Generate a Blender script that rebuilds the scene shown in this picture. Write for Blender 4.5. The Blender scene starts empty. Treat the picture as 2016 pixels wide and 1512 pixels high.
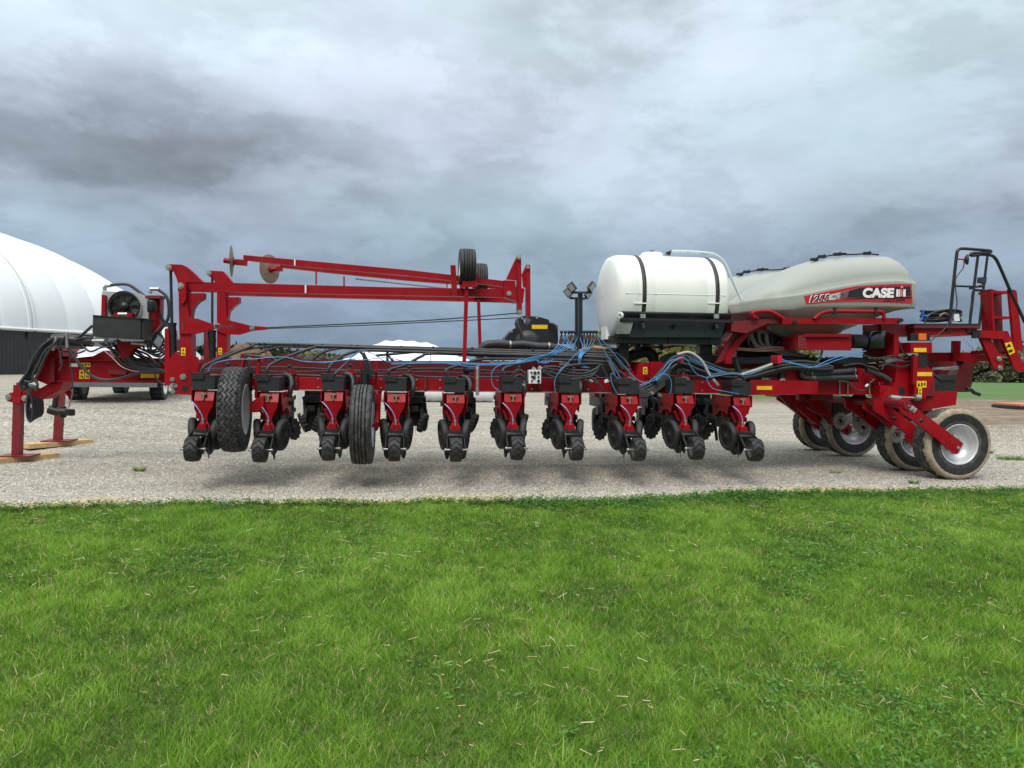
import bpy, bmesh, math, random
import numpy as np
from mathutils import Vector, Matrix
random.seed(7); rng = np.random.default_rng(11)
S = bpy.context.scene; COL = S.collection
R_ = math.radians
# ------------------------------------------------------------------ camera
F = 1450.; TH = math.atan(171/F); PH = math.atan(36/F); RO = .012; H = 1.5
f0 = Vector((math.sin(TH)*math.cos(PH), math.cos(TH)*math.cos(PH), -math.sin(PH)))
r0 = Vector((math.cos(TH), -math.sin(TH), 0))
u0 = Vector((math.sin(TH)*math.sin(PH), math.cos(TH)*math.sin(PH), math.cos(PH)))
Rv = r0*math.cos(RO)+u0*math.sin(RO); Uv = u0*math.cos(RO)-r0*math.sin(RO)
cd = bpy.data.cameras.new('camera'); cam = bpy.data.objects.new('camera', cd); COL.objects.link(cam)
m = Matrix((Rv, Uv, -f0)).transposed().to_4x4(); m.translation = (0, 0, H); cam.matrix_world = m
cd.sensor_width = 36; cd.lens = 36*F/2016; cd.clip_end = 5000; cd.clip_start = .05
S.camera = cam
S.view_settings.view_transform = 'Standard'; S.view_settings.look = 'None'
S.view_settings.exposure = 0.48; S.view_settings.gamma = 1
S.view_settings.use_curve_mapping = False

def dirpx(px, py): return (f0*F+Rv*(px-1008)+Uv*(756-py)).normalized()
def V(px, py, Y):
    d = dirpx(px, py); t = Y/d.y
    return Vector((d.x*t, Y, H+d.z*t))
# ------------------------------------------------------------------ sun + sky
SUN_EL, SUN_AZ = 50, 200          # azimuth clockwise from +Y
sl = bpy.data.lights.new('sun', 'SUN'); sl.energy = 1.5; sl.angle = R_(24); sl.color = (1, .93, .84)
so = bpy.data.objects.new('sun', sl); COL.objects.link(so)
sd = Vector((math.sin(R_(SUN_AZ))*math.cos(R_(SUN_EL)), math.cos(R_(SUN_AZ))*math.cos(R_(SUN_EL)), math.sin(R_(SUN_EL))))
so.rotation_euler = sd.to_track_quat('Z', 'Y').to_euler()
W = bpy.data.worlds.new('World'); S.world = W; W.use_nodes = True
N = W.node_tree.nodes; L = W.node_tree.links; N.clear()
def nd(t, **k):
    n = N.new(t)
    for a, b in k.items(): setattr(n, a, b)
    return n
def wm(op, a, b=None, c=None, clamp=False):
    n = nd('ShaderNodeMath', operation=op, use_clamp=clamp)
    for i, v in enumerate((a, b, c)):
        if v is None: continue
        if isinstance(v, (int, float)): n.inputs[i].default_value = v
        else: L.new(v, n.inputs[i])
    return n.outputs[0]
out = nd('ShaderNodeOutputWorld'); sky = nd('ShaderNodeTexSky', sky_type='NISHITA', sun_disc=False)
sky.sun_elevation = R_(SUN_EL); sky.sun_rotation = R_(SUN_AZ)
bg1 = nd('ShaderNodeBackground'); bg1.inputs[1].default_value = .06; L.new(sky.outputs[0], bg1.inputs[0])
tc = nd('ShaderNodeTexCoord'); sx = nd('ShaderNodeSeparateXYZ'); L.new(tc.outputs['Generated'], sx.inputs[0])
zz = wm('MAXIMUM', sx.outputs[2], 0.0); den = wm('ADD', zz, .42)
cx = nd('ShaderNodeCombineXYZ'); L.new(wm('DIVIDE', sx.outputs[0], den), cx.inputs[0]); L.new(wm('DIVIDE', sx.outputs[1], den), cx.inputs[1])
L.new(wm('MULTIPLY', zz, 2.0), cx.inputs[2])
def noise(vec, sc, det, rough, dist=0, seed=(0, 0, 0)):
    mp = nd('ShaderNodeMapping'); mp.inputs['Location'].default_value = seed; L.new(vec, mp.inputs[0])
    n = nd('ShaderNodeTexNoise'); n.inputs['Scale'].default_value = sc; n.inputs['Detail'].default_value = det
    n.inputs['Roughness'].default_value = rough; n.inputs['Distortion'].default_value = dist
    L.new(mp.outputs[0], n.inputs[0]); return n.outputs[0]
def ramp(v, pts):
    r = nd('ShaderNodeValToRGB'); L.new(v, r.inputs[0]); e = r.color_ramp.elements
    r.color_ramp.interpolation = 'EASE'
    while len(e) < len(pts): e.new(.5)
    for i, (p, c) in enumerate(pts):
        e[i].position = p; e[i].color = tuple(c)+(1,) if hasattr(c, '__len__') else (c, c, c, 1)
    return r.outputs[0]
big = noise(cx.outputs[0], 1.7, 10, .52, 0, (3.1, 1.2, 0)); fn = noise(cx.outputs[0], 3.4, 8, .48, 0, (7.7, 5.5, 2))
fine = wm('ADD', wm('MULTIPLY', wm('ABSOLUTE', wm('SUBTRACT', fn, .5)), 1.6), .36)
lump = noise(cx.outputs[0], 2.6, 12, .62, .15, (1.3, 8.1, 3))
edge_ = nd('ShaderNodeMapRange', interpolation_type='SMOOTHSTEP'); L.new(lump, edge_.inputs[0]); edge_.inputs[1].default_value = .46; edge_.inputs[2].default_value = .57
wisp = noise(cx.outputs[0], 9.0, 10, .62, .3, (5, 3, 1))
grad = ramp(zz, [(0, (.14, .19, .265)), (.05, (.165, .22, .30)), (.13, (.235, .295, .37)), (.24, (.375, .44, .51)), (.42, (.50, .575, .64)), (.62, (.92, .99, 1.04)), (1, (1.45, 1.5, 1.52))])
def blob(px, py, r, sx_=1.0, sy_=1.0):
    d = dirpx(px, py); right = Vector((d.y, -d.x, 0)).normalized(); up = right.cross(d)
    outs = []
    for ax, sc in ((right, sx_), (up, sy_)):
        v = nd('ShaderNodeVectorMath', operation='DOT_PRODUCT'); L.new(tc.outputs['Generated'], v.inputs[0]); v.inputs[1].default_value = ax
        outs.append(wm('POWER', wm('ABSOLUTE', wm('DIVIDE', v.outputs['Value'], r*sc)), 2))
    v = nd('ShaderNodeVectorMath', operation='DOT_PRODUCT'); L.new(tc.outputs['Generated'], v.inputs[0]); v.inputs[1].default_value = d
    q = wm('ADD', outs[0], outs[1]); q = wm('ADD', q, wm('MULTIPLY', wm('SUBTRACT', fine, .5), 1.5)); q = wm('ADD', q, wm('MULTIPLY', wm('SUBTRACT', big, .5), 2.0))
    g = wm('SUBTRACT', 1, wm('DIVIDE', q, 1.6), clamp=True)
    return wm('MULTIPLY', g, wm('GREATER_THAN', v.outputs['Value'], 0))
f = wm('ADD', wm('MULTIPLY', wm('SUBTRACT', big, .5), .9), wm('MULTIPLY', wm('SUBTRACT', fine, .5), .2))
f = wm('ADD', f, wm('MULTIPLY', wm('SUBTRACT', edge_.outputs[0], .5), .17)); f = wm('ADD', f, wm('MULTIPLY', wm('SUBTRACT', wisp, .5), .3))
f = wm('ADD', f, 1.0)
for args, k in (((300, 300, .17, 1.25, .5), -.24), ((120, 230, .2, 1, .5), -.12), ((1130, 95, .10, 1.2, .7), -.22), ((230, 40, .30, 1.2, .4), .10), ((1180, 350, .3, 1.5, .3), -.08),
                ((985, 445, .045, 1.3, .5), .15), ((60, 455, .07, 1.4, .4), .22), ((1250, 150, .2, 1, 1), .1), ((1500, 200, .3, 1.5, .7), .06), ((580, 500, .06, 1.3, .4), .18), ((1700, 590, .3, 1, .15), -.12)):
    f = wm('ADD', f, wm('MULTIPLY', blob(*args), k))
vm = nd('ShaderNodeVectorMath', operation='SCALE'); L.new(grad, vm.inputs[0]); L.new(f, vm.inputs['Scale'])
tint = nd('ShaderNodeMix', data_type='RGBA', blend_type='MULTIPLY'); tint.inputs[0].default_value = 1
L.new(vm.outputs[0], tint.inputs[6])
tn = noise(cx.outputs[0], 1.3, 3, .5, 0, (9, 2, 4)); L.new(ramp(tn, [(.35, (1.03, 1.0, 1.03)), (.65, (.95, 1.02, .99))]), tint.inputs[7])
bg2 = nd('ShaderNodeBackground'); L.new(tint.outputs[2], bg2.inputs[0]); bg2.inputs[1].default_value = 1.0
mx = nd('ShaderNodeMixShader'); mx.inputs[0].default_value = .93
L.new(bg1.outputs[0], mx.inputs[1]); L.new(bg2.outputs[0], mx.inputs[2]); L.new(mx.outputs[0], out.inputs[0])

# ------------------------------------------------------------------ materials
def mat(name, col, rough=.5, metal=0, var=.12, scale=8, dirt=0, dirtcol=(.25, .21, .16), dscale=3, bump=0, bscale=60, spec=.5, coat=0, alpha=1, dlow=None, trans=0):
    m = bpy.data.materials.new(name); m.use_nodes = True; t = m.node_tree; n = t.nodes; l = t.links
    b = n['Principled BSDF']; b.inputs['Roughness'].default_value = rough; b.inputs['Metallic'].default_value = metal
    b.inputs['Specular IOR Level'].default_value = spec; b.inputs['Coat Weight'].default_value = coat; b.inputs['Coat Roughness'].default_value = .15
    b.inputs['Alpha'].default_value = alpha; b.inputs['Transmission Weight'].default_value = trans
    tc = n.new('ShaderNodeTexCoord'); co = tc.outputs['Object']
    ns = n.new('ShaderNodeTexNoise'); ns.inputs['Scale'].default_value = scale; ns.inputs['Detail'].default_value = 5; l.new(co, ns.inputs[0])
    r = n.new('ShaderNodeValToRGB'); l.new(ns.outputs[0], r.inputs[0]); e = r.color_ramp.elements
    e[0].position = .3; e[1].position = .7
    e[0].color = tuple(c*(1-var) for c in col)+(1,); e[1].color = tuple(min(1, c*(1+var)) for c in col)+(1,)
    c_out = r.outputs[0]
    if dirt:
        n2 = n.new('ShaderNodeTexNoise'); n2.inputs['Scale'].default_value = dscale; n2.inputs['Detail'].default_value = 8; n2.inputs['Roughness'].default_value = .65; l.new(co, n2.inputs[0])
        r2 = n.new('ShaderNodeMapRange'); r2.inputs[1].default_value = .48; r2.inputs[2].default_value = .75; r2.inputs[4].default_value = dirt; l.new(n2.outputs[0], r2.inputs[0])
        mx = n.new('ShaderNodeMix'); mx.data_type = 'RGBA'; l.new(r2.outputs[0], mx.inputs[0]); l.new(c_out, mx.inputs[6]); mx.inputs[7].default_value = tuple(dirtcol)+(1,)
        c_out = mx.outputs[2]
    l.new(c_out, b.inputs['Base Color'])
    if bump:
        n3 = n.new('ShaderNodeTexNoise'); n3.inputs['Scale'].default_value = bscale; n3.inputs['Detail'].default_value = 4; l.new(co, n3.inputs[0])
        bp = n.new('ShaderNodeBump'); bp.inputs['Strength'].default_value = bump; bp.inputs['Distance'].default_value = .01; l.new(n3.outputs[0], bp.inputs['Height']); l.new(bp.outputs[0], b.inputs['Normal'])
    return m
RED = mat('red_paint', (.29, .0035, .010), .38, var=.14, scale=3, dirt=.4, dirtcol=(.17, .035, .03), dscale=6, coat=.0, spec=.2)
REDD = mat('shaded_red_paint', (.165, .004, .009), .5, var=.18, scale=4, dirt=.45, dirtcol=(.12, .04, .03), dscale=6)  # darker copy of the red; shade of inner and rear parts put into the colour
BLK = mat('black_plastic', (.017, .019, .021), .48, var=.2, dirt=.3, dirtcol=(.06, .06, .055))
BLKP = mat('black_paint', (.012, .013, .015), .4, var=.2, dirt=.15, dirtcol=(.05, .05, .05))
HOSE = mat('black_hose', (.028, .03, .034), .5, var=.2, dirt=.25, dirtcol=(.09, .085, .08))
RUB = mat('rubber', (.013, .013, .014), .62, var=.25, dirt=.35, dirtcol=(.10, .09, .075), dscale=7, bump=.3)
RUBM = mat('muddy_rubber', (.045, .043, .04), .8, var=.3, dirt=.75, dirtcol=(.22, .19, .145), dscale=9, bump=.5)
RUBD = mat('dusty_rubber', (.022, .022, .022), .6, var=.3, dirt=.7, dirtcol=(.15, .15, .14), dscale=16, bump=.3)
MUD = mat('dried_mud', (.33, .28, .20), .95, var=.25, dirt=.5, dirtcol=(.10, .09, .07), dscale=14, bump=.6)
STEEL = mat('worn_steel', (.42, .41, .39), .38, .8, var=.2, dirt=.4, dirtcol=(.2, .15, .1))
DSTEEL = mat('dark_steel', (.03, .03, .031), .5, .5, var=.3, dirt=.5, dirtcol=(.12, .09, .06))
RUST = mat('rusty_disc', (.30, .23, .17), .5, .5, var=.3, dirt=.7, dirtcol=(.22, .10, .05), dscale=9)
RIM = mat('silver_rim', (.62, .64, .66), .35, .3, var=.06, dirt=.35, dirtcol=(.34, .30, .24), dscale=6)
GALV = mat('grey_panel', (.40, .42, .41), .45, .2, var=.06, dirt=.2)
def tankmat(name, col, stain):
    m = mat(name, col, .5, var=.03, scale=2, dirt=.25, dirtcol=stain, dscale=2.2, bump=.08, bscale=90, spec=.35); return m
TANKW = tankmat('white_poly', (.78, .785, .76), (.62, .60, .52))
TANKG = tankmat('grey_poly', (.32, .335, .305), (.29, .29, .26))
WHT = mat('white_decal', (.8, .8, .8), .4, var=.03)
YEL = mat('yellow_sticker', (.85, .55, .01), .45, var=.08, dirt=.15, dirtcol=(.3, .2, .1))
AMB = mat('amber_lens', (.75, .16, .01), .2, var=.1)
DRED = mat('red_decal', (.48, .012, .03), .35, var=.05)
DBLK = mat('black_decal', (.014, .015, .017), .35, var=.1)
DGRY = mat('grey_decal', (.50, .51, .50), .4, var=.05)
BLUE = mat('blue_tubing', (.06, .24, .50), .35, var=.2)
BLU2 = mat('pale_tubing', (.30, .32, .62), .35, var=.3)
CLR = mat('clear_hose', (.52, .62, .62), .25, var=.05)
TANH = mat('copper_hose', (.42, .22, .15), .5, var=.2)
GRYH = mat('grey_hose', (.36, .36, .33), .45, var=.1)
BRASS = mat('brass', (.36, .31, .23), .4, .5, var=.3)
WOOD = mat('pine_board', (.55, .36, .17), .8, var=.25, scale=14, dirt=.35, dirtcol=(.25, .17, .09))
GLS = mat('dark_glass', (.03, .04, .05), .08, var=.05)
TRUCKW = mat('white_car_paint', (.75, .77, .8), .25, var=.03, coat=.6, dirt=.1)
LENS = mat('lamp_lens', (.5, .52, .5), .15, .3, var=.3, scale=60)

# ------------------------------------------------------------------ mesh builder
class MB:
    def __init__(s): s.v = []; s.f = []; s.sm = []
    def add(s, vs, fs, sm=False):
        o = len(s.v); s.v += [tuple(p) for p in vs]; s.f += [tuple(i+o for i in q) for q in fs]; s.sm += [sm]*len(fs); return s
    def box(s, x0, x1, y0, y1, z0, z1):
        p = [(x, y, z) for z in (z0, z1) for y in (y0, y1) for x in (x0, x1)]
        return s.add(p, [(0, 2, 3, 1), (4, 5, 7, 6), (0, 1, 5, 4), (2, 6, 7, 3), (0, 4, 6, 2), (1, 3, 7, 5)])
    def prism(s, pts, off):
        n = len(pts); off = Vector(off); pts = [Vector(p) for p in pts]
        nrm = Vector((0, 0, 0))
        for i in range(n): nrm += pts[i].cross(pts[(i+1) % n])
        if nrm.dot(off) > 0: pts = pts[::-1]
        vs = pts+[p+off for p in pts]
        return s.add(vs, [tuple(range(n)), tuple(range(2*n-1, n-1, -1))]+[(i, i+n, (i+1) % n+n, (i+1) % n) for i in range(n)])
    def px(s, txt, Y, th, Y1=None):
        q = [tuple(float(c) for c in t.split(',')) for t in txt.split()]
        return s.prism([V(a, b, Y) for a, b in q], (0, th, 0))
    def bar(s, a, b, w, h, up=(0, 0, 1)):
        a = Vector(a); b = Vector(b); d = (b-a).normalized(); up = Vector(up)
        if abs(d.dot(up)) > .98: up = Vector((0, 1, 0))
        sd = d.cross(up).normalized(); u = sd.cross(d)
        q = [a+sd*x*w/2+u*y*h/2 for x, y in ((-1, -1), (1, -1), (1, 1), (-1, 1))]
        return s.prism(q, b-a)
    def tube(s, pts, r, n=8, caps=True, ribs=0):
        pts = [Vector(p) for p in pts]; vs = []; fs = []; m_ = len(pts)
        prev = None
        for i, p in enumerate(pts):
            d = (pts[min(i+1, m_-1)]-pts[max(i-1, 0)]).normalized()
            if prev is None:
                a = d.orthogonal().normalized()
            else:
                a = (prev-d*prev.dot(d)).normalized()
            prev = a; b = d.cross(a); rr = (r[i] if hasattr(r, '__len__') else r)*(1+(ribs if i % 2 else 0))
            vs += [p+(a*math.cos(2*math.pi*k/n)+b*math.sin(2*math.pi*k/n))*rr for k in range(n)]
        for i in range(m_-1):
            for k in range(n):
                k2 = (k+1) % n; fs.append((i*n+k, i*n+k2, (i+1)*n+k2, (i+1)*n+k))
        s.add(vs, fs, True)
        if caps: s.add([vs[k] for k in range(n)]+[vs[(m_-1)*n+k] for k in range(n)], [tuple(range(n-1, -1, -1)), tuple(range(n, 2*n))])
        return s
    def lathe(s, prof, c, ax, n=24, smooth=True, amp=None):
        """prof: (radius, axial) list; ax axis"""
        c = Vector(c); ax = Vector(ax).normalized(); a = ax.orthogonal().normalized(); b = ax.cross(a); vs = []; fs = []
        m_ = len(prof)
        for k in range(n):
            t = 2*math.pi*k/n; dv = a*math.cos(t)+b*math.sin(t)
            for i, (r, h) in enumerate(prof):
                q = r
                if amp: q = amp(k, i, r)
                vs.append(c+dv*q+ax*h)
        for k in range(n):
            for i in range(m_-1):
                k2 = (k+1) % n
                fs.append((k*m_+i, k2*m_+i, k2*m_+i+1, k*m_+i+1))
        return s.add(vs, fs, smooth)
    def cyl(s, a, b, r, n=14): return s.tube([a, b], r, n)
    def obj(s, name, m, parent=None, loc=None):
        me = bpy.data.meshes.new(name); me.from_pydata(s.v, [], s.f); me.validate()
        me.materials.append(m)
        bm = bmesh.new(); bm.from_mesh(me); bmesh.ops.recalc_face_normals(bm, faces=bm.faces); bm.to_mesh(me); bm.free()
        if len(me.polygons) == len(s.sm): me.polygons.foreach_set('use_smooth', s.sm)
        o = bpy.data.objects.new(name, me); COL.objects.link(o)
        if parent: o.parent = parent
        if loc: o.location = loc
        return o
def tag(o, label=None, cat=None, group=None, kind=None):
    for k, v in (('label', label), ('category', cat), ('group', group), ('kind', kind)):
        if v: o[k] = v
    return o
def empty(name, loc=(0, 0, 0)):
    o = bpy.data.objects.new(name, None); COL.objects.link(o); o.location = loc; o.empty_display_size = .2; return o
def spline(pts, k=6):
    pts = [Vector(p) for p in pts]; P = [pts[0]*2-pts[1]]+pts+[pts[-1]*2-pts[-2]]; o = []
    for i in range(1, len(P)-2):
        a, b, c, d = P[i-1:i+3]
        for j in range(k):
            t = j/k; o.append(.5*((2*b)+(c-a)*t+(2*a-5*b+4*c-d)*t*t+(3*b-a-3*c+d)*t**3))
    o.append(pts[-1]); return o
def pts(txt, Y):
    """'x,y[,Y]' pixel list traced at depth Y"""
    o = []
    for t in txt.split():
        c = [float(q) for q in t.split(',')]; o.append(V(c[0], c[1], c[2] if len(c) > 2 else Y))
    return o
def hose(txt, Y, r, m, name='hose', parent=None, k=6, n=7, ribs=0):
    return MB().tube(spline(pts(txt, Y), k), r, n, True, ribs).obj(name, m, parent)
def bolt(b, p, r=.016, h=.02): b.lathe([(0, -h), (r, -h), (r, 0)], p, (0, 1, 0), 6, False)

def make_tyre(name, m, c, ax, R, w, rw, pattern='road', seg=96, parent=None, rimm=RIM, dish=.06):
    """tyre + rim child; c centre, ax axle direction pointing to the visible face"""
    rb = rw
    prof = [(rb, -w*.42), (rb+.02, -w*.5), (R*.86, -w*.53), (R*.95, -w*.5), (R*.985, -w*.44)]
    nb = 25 if pattern in ('zigzag', 'rib') else 13
    for i in range(nb): 
        t = -1+2*i/(nb-1); prof.append((R-(.012*R)*t*t*2, w*.43*t))
    prof += [(R*.985, w*.44), (R*.95, w*.5), (R*.86, w*.53), (rb+.02, w*.5), (rb, w*.42)]
    def amp(k, i, r):
        j = i-5
        if 0 <= j < nb:
            if pattern == 'zigzag':
                z = (j+abs((k % 8)-4)//1) % 6
                return r*(.977 if z == 0 else 1)*(.97 if j in (1, 23) and k % 8 < 3 else 1)
            if pattern == 'rib': return r*(.96 if j in (5, 10, 14, 19) else 1)
            if pattern == 'road': return r*(.97 if j in (4, 8) else 1)*(.98 if (k+j) % 4 == 0 else 1)
            if pattern == 'chevron': return r*(.93 if (k+abs(j-6)) % 9 == 0 else 1)
            if pattern == 'lug': return r*(.86 if (k//2) % 2 else 1)
        elif pattern == 'lug' and i in (3, 4, 18, 19): return r*(.9 if (k//2) % 2 else 1)
        elif pattern == 'road' and i in (3, 4, 18, 19): return r*(.975 if k % 3 == 0 else 1)
        elif pattern == 'zigzag' and i in (3, 4, 30, 31): return r*(.98 if k % 8 < 3 else 1)
        return r
    b = MB().lathe(prof, (0, 0, 0), ax, seg, False, amp)
    o = b.obj(name, m, parent); o.location = c
    if rimm:
        A = w*.5
        q = MB().lathe([(rb*1.03, A), (rb*.99, A+.006), (rb*.95, A-.01), (rb*.93, A-.04), (rb*.86, A-.06), (rb*.84, A-.11), (rb*.62, A-.13), (rb*.58, A-dish-.09), (rb*.3, A-dish-.08), (rb*.27, A-dish-.04), (rb*.12, A-dish-.03), (0, A-dish-.03)], (0, 0, 0), ax, 40)
        q.lathe([(rb*1.03, -A), (rb*.9, -A+.03), (rb*.8, -A+.10), (rb*.4, -A+.12), (0, -A+.12)], (0, 0, 0), ax, 32)
        axv = Vector(ax).normalized(); a = axv.orthogonal().normalized(); bb = axv.cross(a)
        for k in range(8):
            t = k*math.pi/4; p = (a*math.cos(t)+bb*math.sin(t))*rb*.44
            q.cyl(p+axv*(A-dish-.09), p+axv*(A-dish-.05), .017, 6)
        r = q.obj('rim', rimm, o)
    return o

def text_mesh(txt, size, m, name, parent, origin, xdir, zdir, shear=0, offset=.0, ext=.002, sx=1.0, space=1.0):
    cu = bpy.data.curves.new(name, 'FONT'); cu.body = txt; cu.size = size; cu.shear = shear; cu.offset = offset*size; cu.extrude = ext; cu.space_character = space
    t = bpy.data.objects.new('tmp', cu); COL.objects.link(t); bpy.context.view_layer.update()
    me = bpy.data.meshes.new_from_object(t.evaluated_get(bpy.context.evaluated_depsgraph_get()))
    bpy.data.objects.remove(t); me.name = name
    x = Vector(xdir).normalized(); z = Vector(zdir).normalized(); n = x.cross(z)
    M = Matrix((x*sx, z, n)).transposed().to_4x4(); M.translation = Vector(origin)
    me.transform(M); me.materials.clear(); me.materials.append(m)
    o = bpy.data.objects.new(name, me); COL.objects.link(o); o.parent = parent; return o
# ------------------------------------------------------------------ setting
def sst(t): t = np.clip(t, 0, 1); return t*t*(3-2*t)
def gz(X, Y): return .62*sst((np.asarray(Y, float)-11.5)/7)*sst((-1.5-np.asarray(X, float))/5)
def edge(X):
    X = np.asarray(X, float)
    return 7.83+.40*sst((X-1.2)/3.2)+.05*np.sin(X*2.1)+.03*np.sin(X*5.3+1)+.02*np.sin(X*13)+.025*np.sin(X*23+2*np.sin(X*3))+.018*np.sin(X*41)
def sheet(name, xs, ys, zf, m, kind='structure', dz=0):
    xs = np.array(xs, float); ys = np.array(ys, float); X, Y = np.meshgrid(xs, ys)
    if callable(zf): Z = zf(X, Y)+dz
    else: Z = np.full(X.shape, float(zf)+dz)
    v = np.stack([X.ravel(), Y.ravel(), Z.ravel()], 1); nx = len(xs); ny = len(ys)
    i = (np.arange(ny-1)[:, None]*nx+np.arange(nx-1)[None]).ravel()
    q = np.stack([i, i+1, i+nx+1, i+nx], 1)
    return npmesh(name, v, q, m, kind)
def npmesh(name, v, q, m, kind=None, attr=None, smooth=False):
    me = bpy.data.meshes.new(name); n = q.shape[1]
    me.vertices.add(len(v)); me.vertices.foreach_set('co', np.ascontiguousarray(v, np.float32).ravel())
    me.loops.add(q.size); me.loops.foreach_set('vertex_index', q.astype(np.int32).ravel())
    me.polygons.add(len(q)); me.polygons.foreach_set('loop_start', (np.arange(len(q))*n).astype(np.int32))
    if smooth: me.polygons.foreach_set('use_smooth', np.ones(len(q), bool))
    me.update(calc_edges=True); me.materials.append(m)
    if attr is not None:
        a = me.attributes.new('tint', 'FLOAT', 'FACE'); a.data.foreach_set('value', attr.astype(np.float32))
    o = bpy.data.objects.new(name, me); COL.objects.link(o)
    if kind: o['kind'] = kind
    return o

def ground_mat(name, build):
    m = bpy.data.materials.new(name); m.use_nodes = True; t = m.node_tree; n = t.nodes; l = t.links; b = n['Principled BSDF']
    b.inputs['Roughness'].default_value = .95; b.inputs['Specular IOR Level'].default_value = .2
    tc = n.new('ShaderNodeTexCoord'); co = tc.outputs['Object']
    class K: pass
    k = K(); k.n = n; k.l = l; k.b = b; k.co = co
    def noise(sc, det=5, rough=.6, stretch=None):
        x = n.new('ShaderNodeTexNoise'); x.inputs['Scale'].default_value = sc; x.inputs['Detail'].default_value = det; x.inputs['Roughness'].default_value = rough
        if stretch:
            mp = n.new('ShaderNodeMapping'); mp.inputs['Scale'].default_value = stretch; l.new(co, mp.inputs[0]); l.new(mp.outputs[0], x.inputs[0])
        else: l.new(co, x.inputs[0])
        return x.outputs[0]
    def mr(v, a, b_, c=0, d=1):
        x = n.new('ShaderNodeMapRange'); x.inputs[1].default_value = a; x.inputs[2].default_value = b_; x.inputs[3].default_value = c; x.inputs[4].default_value = d; l.new(v, x.inputs[0]); return x.outputs[0]
    def mix(fac, a, c, mode='MIX'):
        x = n.new('ShaderNodeMix'); x.data_type = 'RGBA'; x.blend_type = mode
        for i, v in ((0, fac), (6, a), (7, c)):
            if isinstance(v, tuple): x.inputs[i].default_value = v+(1,)
            elif isinstance(v, (int, float)): x.inputs[i].default_value = v
            else: l.new(v, x.inputs[i])
        return x.outputs[2]
    def math_(op, a, c):
        x = n.new('ShaderNodeMath'); x.operation = op
        for i, v in enumerate((a, c)):
            if isinstance(v, (int, float)): x.inputs[i].default_value = v
            else: l.new(v, x.inputs[i])
        return x.outputs[0]
    def rampc(v, pts_):
        r = n.new('ShaderNodeValToRGB'); l.new(v, r.inputs[0]); e = r.color_ramp.elements
        while len(e) < len(pts_): e.new(.5)
        for i, (p, c) in enumerate(pts_): e[i].position = p; e[i].color = tuple(c)+(1,)
        return r.outputs[0]
    k.noise, k.mr, k.mix, k.math, k.ramp = noise, mr, mix, math_, rampc
    build(k); return m
def gravel(k):
    vo = k.n.new('ShaderNodeTexVoronoi'); vo.inputs['Scale'].default_value = 42; k.l.new(k.co, vo.inputs[0])
    vo2 = k.n.new('ShaderNodeTexVoronoi'); vo2.inputs['Scale'].default_value = 17; k.l.new(k.co, vo2.inputs[0])
    sep = k.n.new('ShaderNodeSeparateColor'); k.l.new(vo.outputs['Color'], sep.inputs[0])
    sep2 = k.n.new('ShaderNodeSeparateColor'); k.l.new(vo2.outputs['Color'], sep2.inputs[0])
    st = k.math('ADD', k.math('MULTIPLY', sep.outputs[0], .6), k.math('MULTIPLY', sep2.outputs[0], .4))
    c = k.ramp(st, [(.08, (.19, .172, .148)), (.4, (.345, .318, .272)), (.7, (.48, .445, .385)), (.95, (.74, .69, .61))])
    big = k.noise(.35, 6, .6, (1, 2.6, 1)); c = k.mix(k.mr(big, .38, .68, 0, .6), c, (.30, .27, .22), 'MIX')
    tr = k.noise(.9, 5, .65, (.25, 2.2, 1)); c = k.mix(k.mr(tr, .35, .7), c, k.mix(1.0, c, (.62, .60, .57), 'MULTIPLY'))
    # packed brown earth on the right-hand back of the yard
    sx = k.n.new('ShaderNodeSeparateXYZ'); k.l.new(k.co, sx.inputs[0])
    a = k.mr(sx.outputs[1], 12, 18); far = k.math('MULTIPLY', k.mr(sx.outputs[1], 28, 33), k.mr(sx.outputs[0], 8, 14))
    b2 = k.math('MAXIMUM', k.mr(k.math('SUBTRACT', sx.outputs[0], k.math('MULTIPLY', sx.outputs[1], .68)), -1.2, 2), far)
    ns = k.noise(.55, 6, .7, (.5, 1.6, 1)); f = k.math('MULTIPLY', k.math('MULTIPLY', a, b2), k.mr(ns, .28, .5))
    brown = k.ramp(k.noise(2.5, 7, .7, (.6, 2, 1)), [(.3, (.10, .065, .042)), (.5, (.18, .125, .085)), (.62, (.30, .25, .19)), (.8, (.42, .37, .30))])
    c = k.mix(f, c, brown)
    gr = k.noise(.8, 7, .75); c = k.mix(k.math('MULTIPLY', k.mr(gr, .66, .72), k.math('MULTIPLY', a, .7)), c, (.11, .15, .035))
    stn = k.math('MULTIPLY', k.mr(sx.outputs[1], 8.9, 7.9), k.mr(k.noise(1.3, 6, .7, (.7, 1.5, 1)), .44, .60))
    c = k.mix(k.math('MULTIPLY', stn, .75), c, (.48, .36, .21))
    k.l.new(c, k.b.inputs['Base Color'])
    bp = k.n.new('ShaderNodeBump'); bp.inputs['Strength'].default_value = .8; bp.inputs['Distance'].default_value = .012
    k.l.new(k.math('SUBTRACT', 1.0, vo.outputs['Distance']), bp.inputs['Height']); k.l.new(bp.outputs[0], k.b.inputs['Normal'])
def soil(k):
    c = k.ramp(k.noise(9, 6, .7), [(.3, (.06, .085, .02)), (.7, (.11, .15, .035))]); k.l.new(c, k.b.inputs['Base Color'])
def field(k):
    c = k.ramp(k.noise(.4, 7, .7, (.3, 1.5, 1)), [(.3, (.06, .11, .035)), (.5, (.085, .15, .045)), (.72, (.13, .19, .07))]); k.l.new(c, k.b.inputs['Base Color'])
MGRAV = ground_mat('gravel_ground', gravel); MSOIL = ground_mat('lawn_soil', soil); MFIELD = ground_mat('green_field', field)
lin = lambda a, b, n: list(np.linspace(a, b, n))
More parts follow.
